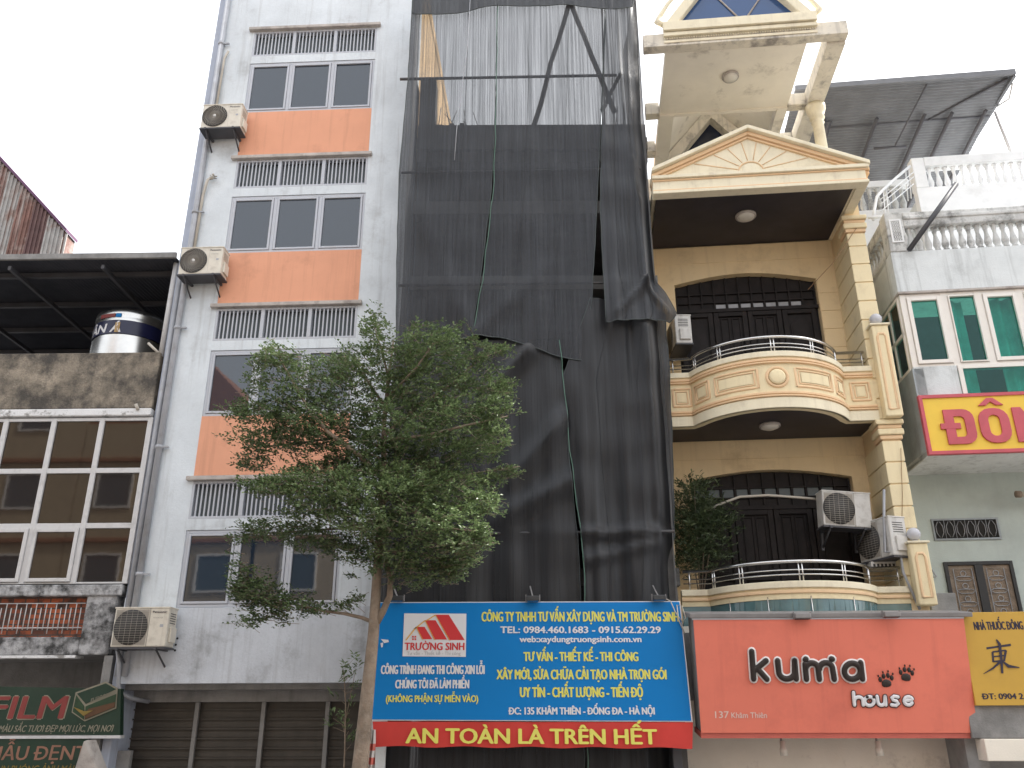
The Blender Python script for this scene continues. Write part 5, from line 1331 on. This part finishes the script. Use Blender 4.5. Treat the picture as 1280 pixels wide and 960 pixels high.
# yellow lettered board on the bay
YB = froot('shop_sign', FR, 'yellow board with crimson rim and raised crimson letters on the bay', 'sign')
MB().box(UA-.01, UE, -.05, .015, 6.985, 7.985).build('board', M['yel_board'], YB)
MB().frame(UA-.02, UE+.1, 6.965, 8.0, -.075, .012, .055).build('board_rim', M['pink_letter'], YB)
q = lambda x, y: P_(x, y, -.06)
a, b = q(1180, 553), q(1222, 553); c = q(1180, 511)
zl, hl, wl2 = 7.125, .60, -.085
def ringp(outer, inner, nm):
    n = len(outer); m_ = MB()
    vs = [(p[0], w_, p[1]) for w_ in (wl2, -.052) for p in outer+inner]; k = 2*n
    fs = []
    for j in range(n):
        i2 = (j+1) % n
        fs += [(j, i2, n+i2, n+j), (k+j, k+n+j, k+n+i2, k+i2), (j, k+j, k+i2, i2), (n+j, n+i2, k+n+i2, k+n+j)]
    return m_.add(vs, fs).build(nm, M['pink_letter'], YB, bevel=.006)
def rr(u, w_, h_, z, r_, sq):       # rounded block outline; sq: square left corners
    pts = []
    for (cx, cz, a0) in ((u+w_-r_, z+r_, -90), (u+w_-r_, z+h_-r_, 0), (u+r_, z+h_-r_, 90), (u+r_, z+r_, 180)):
        left = cx < u+w_/2
        for k in range(5):
            an = R(a0+22.5*k)
            if left and sq: pts.append((u+.0001*k, (z+h_-.0001*k if cz > z+h_/2 else z+.0001*k)))
            else: pts.append((cx+r_*math.cos(an), cz+r_*math.sin(an)))
    return pts
u = 1.10; D_ = ringp(rr(u, .47, hl, zl, .17, True), rr(u+.15, .17, hl-.24, zl+.12, .07, True), 'letter')
MB().box(u-.075, u+.24, wl2-.004, -.052, zl+hl*.44, zl+hl*.60).build('letter_bar', M['pink_letter'], D_)
u = 1.64; O_ = ringp(rr(u, .48, hl, zl, .20, False), rr(u+.15, .18, hl-.24, zl+.12, .085, False), 'letter')
MB().prism([(u+.04, 7.775), (u+.16, 7.775), (u+.24, 7.84), (u+.32, 7.775), (u+.44, 7.775), (u+.29, 7.905), (u+.19, 7.905)], wl2, -.052).build('letter_hat', M['pink_letter'], O_, bevel=.005)
u = 2.19
MB().prism([(u, zl), (u+.14, zl), (u+.14, zl+hl*.52), (u+.32, zl), (u+.46, zl), (u+.46, zl+hl), (u+.32, zl+hl), (u+.32, zl+hl*.48), (u+.14, zl+hl), (u, zl+hl)], wl2, -.052).build('letter', M['pink_letter'], YB, bevel=.006)
# lower wall: vent, shutters, pipe
vt = [P_(x, y, BWR) for x, y in ((1168, 676), (1246, 647))]
VW = MB().box(vt[0][0], vt[1][0], BWR-.008, BWR-.002, vt[0][1], vt[1][1]).build('vent', M['void'], RH)
MB().frame(vt[0][0]-.0, vt[1][0]+.0, vt[0][1], vt[1][1], BWR-.03, BWR-.009, .03).build('vent_frame', M['gw_side'], VW)
q = MB(); n = 6; du = (vt[1][0]-vt[0][0]-.06)/n; zc_, hh = (vt[0][1]+vt[1][1])/2, (vt[1][1]-vt[0][1])
for i in range(n):
    u = vt[0][0]+.03+du*(i+.5)
    q.tube([(u+du*.33*x_, BWR-.02, zc_+hh*.36*z_) for x_, z_ in ((-1, -.4), (-.3, -1), (.3, -1), (1, -.4), (1, .4), (.3, 1), (-.3, 1), (-1, .4), (-1, -.4))], .007, 4, False)
    q.tube([(u+du*.5, BWR-.02, zc_-hh*.45), (u+du*.5, BWR-.02, zc_+hh*.45)], .006, 4)
q.build('vent_grille', M['pipe'], VW)
sd_ = [P_(1178, 703, BWR), P_(1262, 700, BWR)]; zbot = P_(1200, 775, BWR)[1]-.5
SD = MB().frame(sd_[0][0], sd_[1][0]+.02, zbot, sd_[0][1], BWR-.05, BWR-.001, .06).build('shutter_door', M['black'], RH, bevel=.006)
um = (sd_[0][0]+sd_[1][0])/2
MB().box(um-.06, um+.07, BWR-.055, BWR-.001, zbot, sd_[0][1]-.06).build('door_stile', M['black'], SD)
MB().box(sd_[0][0]+.06, sd_[1][0]-.04, BWR-.012, BWR-.004, zbot, sd_[0][1]-.06).build('door_mesh', M['bark'], SD)
q = MB()
for (ua_, ub_) in ((sd_[0][0]+.14, um-.11), (um+.13, sd_[1][0]-.14)):
    q.tube([(ua_, BWR-.03, zbot), (ua_, BWR-.03, sd_[0][1]-.12), (ub_, BWR-.03, sd_[0][1]-.12), (ub_, BWR-.03, zbot)], .008, 4)
    z = sd_[0][1]-.2; mid = (ua_+ub_)/2
    while z > zbot+.2:
        q.tube([(mid+.045*math.cos(2*math.pi*k/10), BWR-.03, z+.045*math.sin(2*math.pi*k/10)) for k in range(11)], .007, 4, False)
        q.tube([(ua_, BWR-.03, z-.075), (ua_+.06, BWR-.03, z-.05), (ub_-.06, BWR-.03, z-.05), (ub_, BWR-.03, z-.075), (ub_-.06, BWR-.03, z-.12), (ua_+.06, BWR-.03, z-.12), (ua_, BWR-.03, z-.075)], .007, 4)
        z -= .21
q.build('ironwork', M['pipe'], SD)
r = froot('sheet_box', FR, 'small grey sheet box beside the ironwork shutters', 'box')
a = P_(1166, 768, .5); b = P_(1194, 741, .5)
MB().box(a[0], b[0], .5, .8, a[1]-.3, b[1]).build('sheet', M['box_grey'], r, bevel=.008)
r = froot('wall_pipe_stub', FR, 'rusty pipe stub with dark mouth poking from the mint wall', 'pipe')
a = P_(1262, 628, BWR); MB().tube([(a[0], BWR-.35, a[1]+.06), (a[0]+.6, BWR-.30, a[1]+.04)], .045, 10).build('pipe', M['pipe_beige'], r); MB().tube([(a[0]-.03, BWR-.35, a[1]+.06), (a[0]+.05, BWR-.345, a[1]+.058)], .06, 12).build('mouth', M['bark'], r)
r = froot('wall_hook', FR, 'small grey hook on the mint wall by the yellow post', 'hook')
a = P_(1166, 718, BWR); MB().tube([(a[0], BWR, a[1]+.08), (a[0], BWR-.06, a[1]+.02), (a[0]+.03, BWR-.07, a[1]-.05), (a[0]-.03, BWR-.05, a[1]-.05)], .015, 6).build('hook', M['pipe'], r)
# ochre board
wo = -.95
OB = froot('shop_sign', FR, 'ochre board with dark lettering and one brush character', 'sign')
P9 = lambda x, y, w=wo: FR.at(x, y, w)
oc = [P9(1222, 882), P9(1209, 765.5)]
MB().box(oc[0][0]-.02, oc[0][0]+3, wo, wo+.06, oc[0][1], oc[1][1]).build('board', M['ochre'], OB, bevel=.006)
def ol(s, x0, x1, yb, yc, bold, by): 
    a, b = P9(x0, yb), P9(x1, yb); text(s, a[0], b[0], a[1], P9(x0, yc)[1]-a[1], OB, M['navy'], wo-.002, bold, by)
ol('NHÀ THUỐC ĐÔNG', 1218.5, 1279.5, 787.5, 777.5, .05, .02)
ol('ĐT: 0904 2', 1229, 1279.5, 874, 867, .07, .03)
def brush(pts, ws_):
    b = MB(); L_, R_ = [], []
    pts = [Vector((840+x/2.909, 740+y/2.909)) for x, y in pts]
    for i, p in enumerate(pts):
        d = (pts[min(i+1, len(pts)-1)]-pts[max(i-1, 0)]).normalized(); n_ = Vector((-d.y, d.x))*ws_[i]/2.909/2
        L_.append(P9(*(p+n_), wo)); R_.append(P9(*(p-n_), wo))
    brush.i += 1
    n = len(pts); w = wo-.002-.0015*brush.i
    vs = [(a[0], w, a[1]) for a in L_]+[(a[0], w, a[1]) for a in R_]
    return vs, [(i, i+1, n+i+1, n+i) for i in range(n-1)]
brush.i = 0
ch = MB()
for pts, ws_ in (([(1143, 205), (1190, 198), (1232, 192)], [8, 7, 9]), ([(1165, 218), (1168, 255)], [8, 7]), ([(1165, 218), (1212, 212), (1214, 216)], [6, 6, 9]), ([(1213, 214), (1207, 252)], [9, 7]),
                 ([(1170, 235), (1208, 231)], [5, 5]), ([(1168, 253), (1208, 249)], [6, 6]), ([(1178, 173), (1190, 190), (1196, 240), (1200, 296)], [5, 11, 10, 8]),
                 ([(1192, 254), (1165, 278), (1131, 298)], [9, 7, 2]), ([(1198, 250), (1222, 270), (1262, 275)], [4, 12, 3])):
    ch.add(*brush(pts, ws_))
ch.build('brush_character', M['navy'], OB)
MB().box(oc[0][0]-.12, UE, wo+.07, -.2, oc[0][1]-.42, oc[1][1]-.1).build('concrete_beam', M['grey_conc'], RH, bevel=.01)
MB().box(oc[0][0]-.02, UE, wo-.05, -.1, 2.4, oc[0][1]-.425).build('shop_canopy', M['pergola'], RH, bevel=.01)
MB().box(3.9-3.4, UE, -.1, .1, .13, 2.9).build('shopfront_wall', M['box_grey'], RH)

# ------------------------------------------------------------------ street tree, sapling, balcony shrub
def leaves(name, sprays, ll, lw, m, parent, seed=1):
    """many small leaves set along twigs; sprays = [(origin, direction, length, count)]"""
    rnd = random.Random(seed); vs, fs, tint = [], [], []
    for (o, d, L, n, tb) in sprays:
        d = d.normalized(); side = d.cross(Vector((0, 0, 1)))
        side = side.normalized() if side.length > .05 else Vector((1, 0, 0))
        for k in range(n):
            t = (k+.4)/n; s = 1 if k % 2 else -1
            p = o+d*L*t+Vector((rnd.gauss(0, .012), rnd.gauss(0, .012), rnd.gauss(0, .012)))
            ld = (d*.55+side*s*rnd.uniform(.5, 1)+Vector((rnd.gauss(0, .25), rnd.gauss(0, .25), rnd.gauss(.22, .3)))).normalized()
            nrm = (Vector((0, 0, 1))+Vector((rnd.gauss(0, .45), rnd.gauss(0, .45), rnd.gauss(0, .2)))).normalized()
            x = ld.cross(nrm)
            if x.length < .01: continue
            x.normalize(); nn = x.cross(ld)
            l_ = ll*rnd.uniform(.65, 1.25); w_ = lw*rnd.uniform(.75, 1.2)
            b = len(vs)
            vs += [p, p+ld*l_*.6+x*w_*.5+nn*l_*.06, p+ld*l_-nn*l_*.05, p+ld*l_*.6-x*w_*.5+nn*l_*.06]
            fs.append((b, b+1, b+2, b+3)); tint.append(max(0, min(1, rnd.gauss(tb, .2))))
    me = bpy.data.meshes.new(name); me.from_pydata([tuple(v) for v in vs], [], fs); me.materials.append(m)
    at_ = me.attributes.new('tint', 'FLOAT', 'FACE'); at_.data.foreach_set('value', tint)
    o = bpy.data.objects.new(name, me); col.objects.link(o); o.parent = parent; return o
TY = 10.9
def T3(x, y, dy=0.0):
    d = RT*((x-640)/F0) - UP*((y-480)/F0) + FW; t = (TY+dy-CAM.y)/d.y; return CAM+d*t
base = T3(443, 985); base.z = .13
TR = empty('street_tree', base, label='young leafy street tree with a slim brown trunk', cat='tree')
L3 = lambda x, y, dy=0.0: T3(x, y, dy)-base
q = MB()
tr = [Vector((0, 0, 0)), Vector((.02, 0, .8)), L3(450, 960), L3(456, 900), L3(462, 840), L3(467, 790), L3(470, 740), L3(473, 690), L3(477, 640), L3(480, 590, .05), L3(480, 530, .1), L3(486, 470, .15), L3(492, 425, .2)]
q.tube(tr, [.135, .112, .097, .086, .077, .069, .061, .056, .05, .042, .034, .023, .012], 14)
q.build('trunk', M['bark'], TR)
q = MB()
def limb(pts, r0, r1):
    n = len(pts); out = []
    pp = [L3(*p) for p in pts]
    q.tube(pp, [r0+(r1-r0)*i/(n-1) for i in range(n)], 7)
limb([(468, 782), (478, 765), (487, 745), (488, 722), (482, 700), (468, 680, -.1), (455, 665, -.2), (430, 650, -.3)], .05, .018)
limb([(467, 778), (452, 772), (430, 767), (405, 764, -.05), (375, 757, -.1), (345, 750, -.15), (315, 745, -.2)], .026, .008)
limb([(474, 668), (500, 640, .2), (540, 610, .4), (590, 592, .6), (650, 583, .7)], .035, .008)
limb([(477, 640), (440, 615, -.3), (400, 600, -.5), (350, 600, -.6)], .03, .008)
limb([(479, 600), (450, 570, -.3), (410, 540, -.4), (385, 510, -.4), (365, 475, -.3), (345, 440, -.2)], .035, .009)
limb([(480, 560), (430, 545, .3), (370, 555, .4), (300, 560, .4)], .028, .007)
limb([(480, 545), (520, 510, .4), (565, 480, .6), (600, 448, .7), (632, 436, .8)], .032, .007)
limb([(480, 550), (530, 545, -.4), (590, 530, -.6), (635, 520, -.6)], .03, .007)
limb([(482, 500, .1), (520, 460, -.3), (545, 425, -.4)], .022, .006)
limb([(482, 510, .1), (455, 470, .4), (430, 450, .6), (400, 440, .6)], .022, .006)
limb([(485, 470, .1), (478, 440, 0), (468, 408, -.1)], .016, .005)
limb([(478, 620), (520, 640, -.6), (560, 660, -.8), (600, 665, -.8)], .026, .006)
limb([(476, 650), (430, 660, .3), (370, 665, .4), (310, 668, .4)], .026, .006)
limb([(475, 690), (500, 690, -.2), (530, 695, -.3), (560, 700, -.3)], .02, .005)
q.build('branches', M['bark'], TR)
rnd = random.Random(11)
# clumps: photo centre, half sizes in photo pixels, depth offset, depth half size (m), sprays, tone
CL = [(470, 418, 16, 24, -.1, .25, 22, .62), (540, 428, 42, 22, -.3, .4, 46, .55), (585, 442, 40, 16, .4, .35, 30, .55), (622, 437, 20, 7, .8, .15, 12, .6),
      (345, 446, 28, 14, -.2, .3, 26, .5), (322, 480, 16, 28, -.2, .25, 18, .45), (365, 478, 26, 22, -.3, .3, 28, .42), (405, 462, 42, 18, .5, .5, 42, .5), (445, 455, 30, 22, 0, .5, 36, .55),
      (500, 450, 42, 24, .1, .6, 60, .55), (445, 492, 62, 26, 0, .7, 84, .42), (540, 480, 60, 28, .2, .7, 92, .5), (600, 478, 30, 20, .5, .4, 34, .55), (632, 487, 22, 10, .2, .2, 14, .62), (618, 510, 24, 14, -.5, .25, 22, .55),
      (330, 514, 44, 15, -.2, .35, 40, .4), (385, 520, 46, 22, -.3, .5, 56, .36), (300, 518, 18, 6, -.2, .12, 8, .5),
      (335, 548, 44, 16, .3, .4, 44, .38), (318, 575, 26, 14, .4, .3, 18, .36), (375, 548, 40, 20, 0, .5, 42, .32), (440, 545, 52, 24, 0, .7, 74, .32), (500, 530, 60, 34, -.1, .8, 110, .42), (570, 530, 46, 30, -.3, .6, 76, .5), (618, 540, 22, 20, -.5, .3, 26, .5),
      (475, 575, 60, 20, .2, .7, 70, .3), (550, 575, 46, 22, .2, .6, 56, .42), (600, 565, 28, 16, .3, .4, 24, .5), (633, 590, 20, 7, .7, .15, 12, .7), (608, 602, 22, 12, .6, .25, 18, .55),
      (390, 606, 60, 18, -.5, .5, 76, .62), (335, 608, 32, 12, -.6, .3, 24, .5), (450, 610, 46, 24, -.5, .6, 64, .6), (505, 605, 44, 22, -.5, .5, 60, .66), (560, 620, 50, 26, -.3, .6, 70, .55), (600, 630, 26, 16, -.4, .35, 26, .55),
      (400, 636, 46, 18, -.4, .5, 50, .46), (460, 648, 50, 24, -.5, .6, 66, .52), (525, 650, 44, 24, -.5, .6, 60, .55), (572, 665, 40, 24, -.8, .4, 48, .55), (605, 672, 12, 12, -.8, .2, 10, .5),
      (335, 662, 40, 11, .4, .35, 30, .42), (310, 672, 22, 7, .4, .2, 10, .4), (385, 672, 40, 16, .2, .45, 40, .36), (430, 682, 26, 14, .1, .35, 24, .4), (490, 685, 34, 24, -.3, .4, 42, .5), (535, 695, 34, 18, -.3, .35, 30, .48), (562, 708, 20, 12, -.3, .2, 12, .5), (500, 715, 18, 18, -.1, .25, 14, .46),
      (318, 735, 28, 22, -.2, .3, 34, .32), (350, 754, 40, 13, -.15, .3, 34, .32), (300, 728, 14, 26, -.2, .2, 16, .34), (312, 775, 24, 8, -.2, .15, 8, .32), (350, 772, 12, 10, -.15, .15, 6, .3), (585, 690, 24, 18, -.5, .3, 24, .5), (558, 715, 22, 14, -.4, .25, 16, .5), (525, 722, 18, 14, -.3, .2, 10, .48), (455, 692, 24, 22, .1, .3, 24, .4), (440, 580, 44, 14, .1, .5, 40, .34), (385, 588, 30, 8, .0, .3, 16, .4), (520, 600, 60, 14, .4, .5, 40, .36), (395, 762, 20, 6, -.05, .15, 10, .34), (430, 758, 10, 6, 0, .1, 4, .36), (446, 752, 8, 8, 0, .1, 4, .4)]
sp_ = []
axis = L3(478, 600)
for (cx, cy, rx, ry, dy, ry3, n, tb) in CL:
    for k in range(int(n*3.0)):
        while True:
            a, b, c = rnd.uniform(-1, 1), rnd.uniform(-1, 1), rnd.uniform(-1, 1)
            if a*a+b*b+c*c < 1: break
        if rnd.random() < .16: a, b, c = a*1.45, b*1.4, c*1.2
        o = L3(cx+a*rx, cy+b*ry*1.2, dy+c*ry3)
        out = o-Vector((axis.x, axis.y, o.z)); d = out.normalized() if out.length > .1 else Vector((1, 0, 0))
        d = d*.8+Vector((rnd.gauss(0, .6), rnd.gauss(0, .6), rnd.gauss(.12, .32)))
        L = rnd.uniform(.12, .26)
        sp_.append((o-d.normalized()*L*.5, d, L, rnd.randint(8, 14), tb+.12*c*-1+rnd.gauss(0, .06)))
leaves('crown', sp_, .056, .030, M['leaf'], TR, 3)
q = MB()
for (o, d, L, n, tb) in sp_[::2]: q.tube([o-d.normalized()*.06, o+d.normalized()*L], [.0035, .0015], 3, False)
q.build('twigs', M['bark'], TR)

SPB = FW_.world(*(lambda a: (a[0], -.9, .13))(FW_.at(432, 960, -.9)))
SPL = empty('sapling', SPB, label='thin sapling with sparse leaves in front of the roller shutter', cat='sapling')
def SL(x, y): a = FW_.at(x, y, -.9); return FW_.world(a[0], -.9, a[1])-SPB
q = MB(); sprs = []; rnd = random.Random(5)
q.tube([Vector((0, 0, 0)), SL(431, 940), SL(432, 880), SL(430, 845), SL(428, 832)], [.014, .012, .009, .006, .003], 6)
q.tube([SL(432, 900), SL(442, 850), SL(447, 824)], [.007, .005, .002], 5)
for (x, y) in ((428, 834), (424, 842), (434, 848), (440, 842), (446, 826), (445, 840), (420, 856), (437, 862), (426, 870), (418, 905), (425, 908), (432, 900), (440, 912), (414, 898), (436, 890), (428, 925), (440, 930), (446, 858)):
    o = SL(x+rnd.uniform(-4, 4), y+rnd.uniform(-4, 4)); sprs.append((o, Vector((rnd.gauss(0, .6), rnd.gauss(0, .6), .6)), .18, 10, .5))
    q.tube([SL(431, y+10), o], [.004, .002], 4, False)
q.build('stem', M['bark'], SPL); leaves('foliage', sprs, .10, .03, M['leaf'], SPL, 9)

wB = .42
SB0 = FY.world(*(lambda a: (a[0], wB, 4.36))(FY.at(872, 700, wB)))
SHB = empty('balcony_shrub', SB0, label='dense dark shrub with narrow leaves on the lower balcony', cat='shrub')
def YL(x, y, w): a = FY.at(x, y, w); return FY.world(a[0], w, a[1])-SB0
MB().lathe((0, 0, 0), [(.13, 0), (.2, .3), (.22, .32), (.19, .31), (.15, .28), (.001, .28)], 18).build('pot', M['rose_house'], SHB)
q = MB(); sprs = []; rnd = random.Random(21)
for (x, y, rx, ry, n) in ((868, 612, 14, 12, 22), (862, 640, 20, 22, 50), (885, 640, 20, 18, 44), (872, 672, 26, 24, 80), (900, 660, 14, 9, 16), (862, 700, 18, 18, 34), (888, 695, 16, 16, 20), (908, 652, 8, 6, 6)):
    for k in range(int(n*2.4)):
        a, b = rnd.gauss(0, .55), rnd.gauss(0, .55)
        sprs.append((YL(x+a*rx, y+b*ry, wB+rnd.uniform(-.3, .35)), Vector((a+rnd.gauss(0, .6), rnd.gauss(0, .6), rnd.gauss(.1, .5))), rnd.uniform(.12, .24), 9, .4+.2*(-b)))
for (x, y) in ((868, 606), (850, 640), (905, 655), (888, 640), (872, 670)): q.tube([Vector((0, 0, .28)), YL((x+872)/2, (y+700)/2, wB), YL(x, y, wB)], [.014, .01, .004], 5)
q.build('stems', M['bark'], SHB); leaves('foliage', sprs, .10, .026, M['leaf_shrub'], SHB, 13)
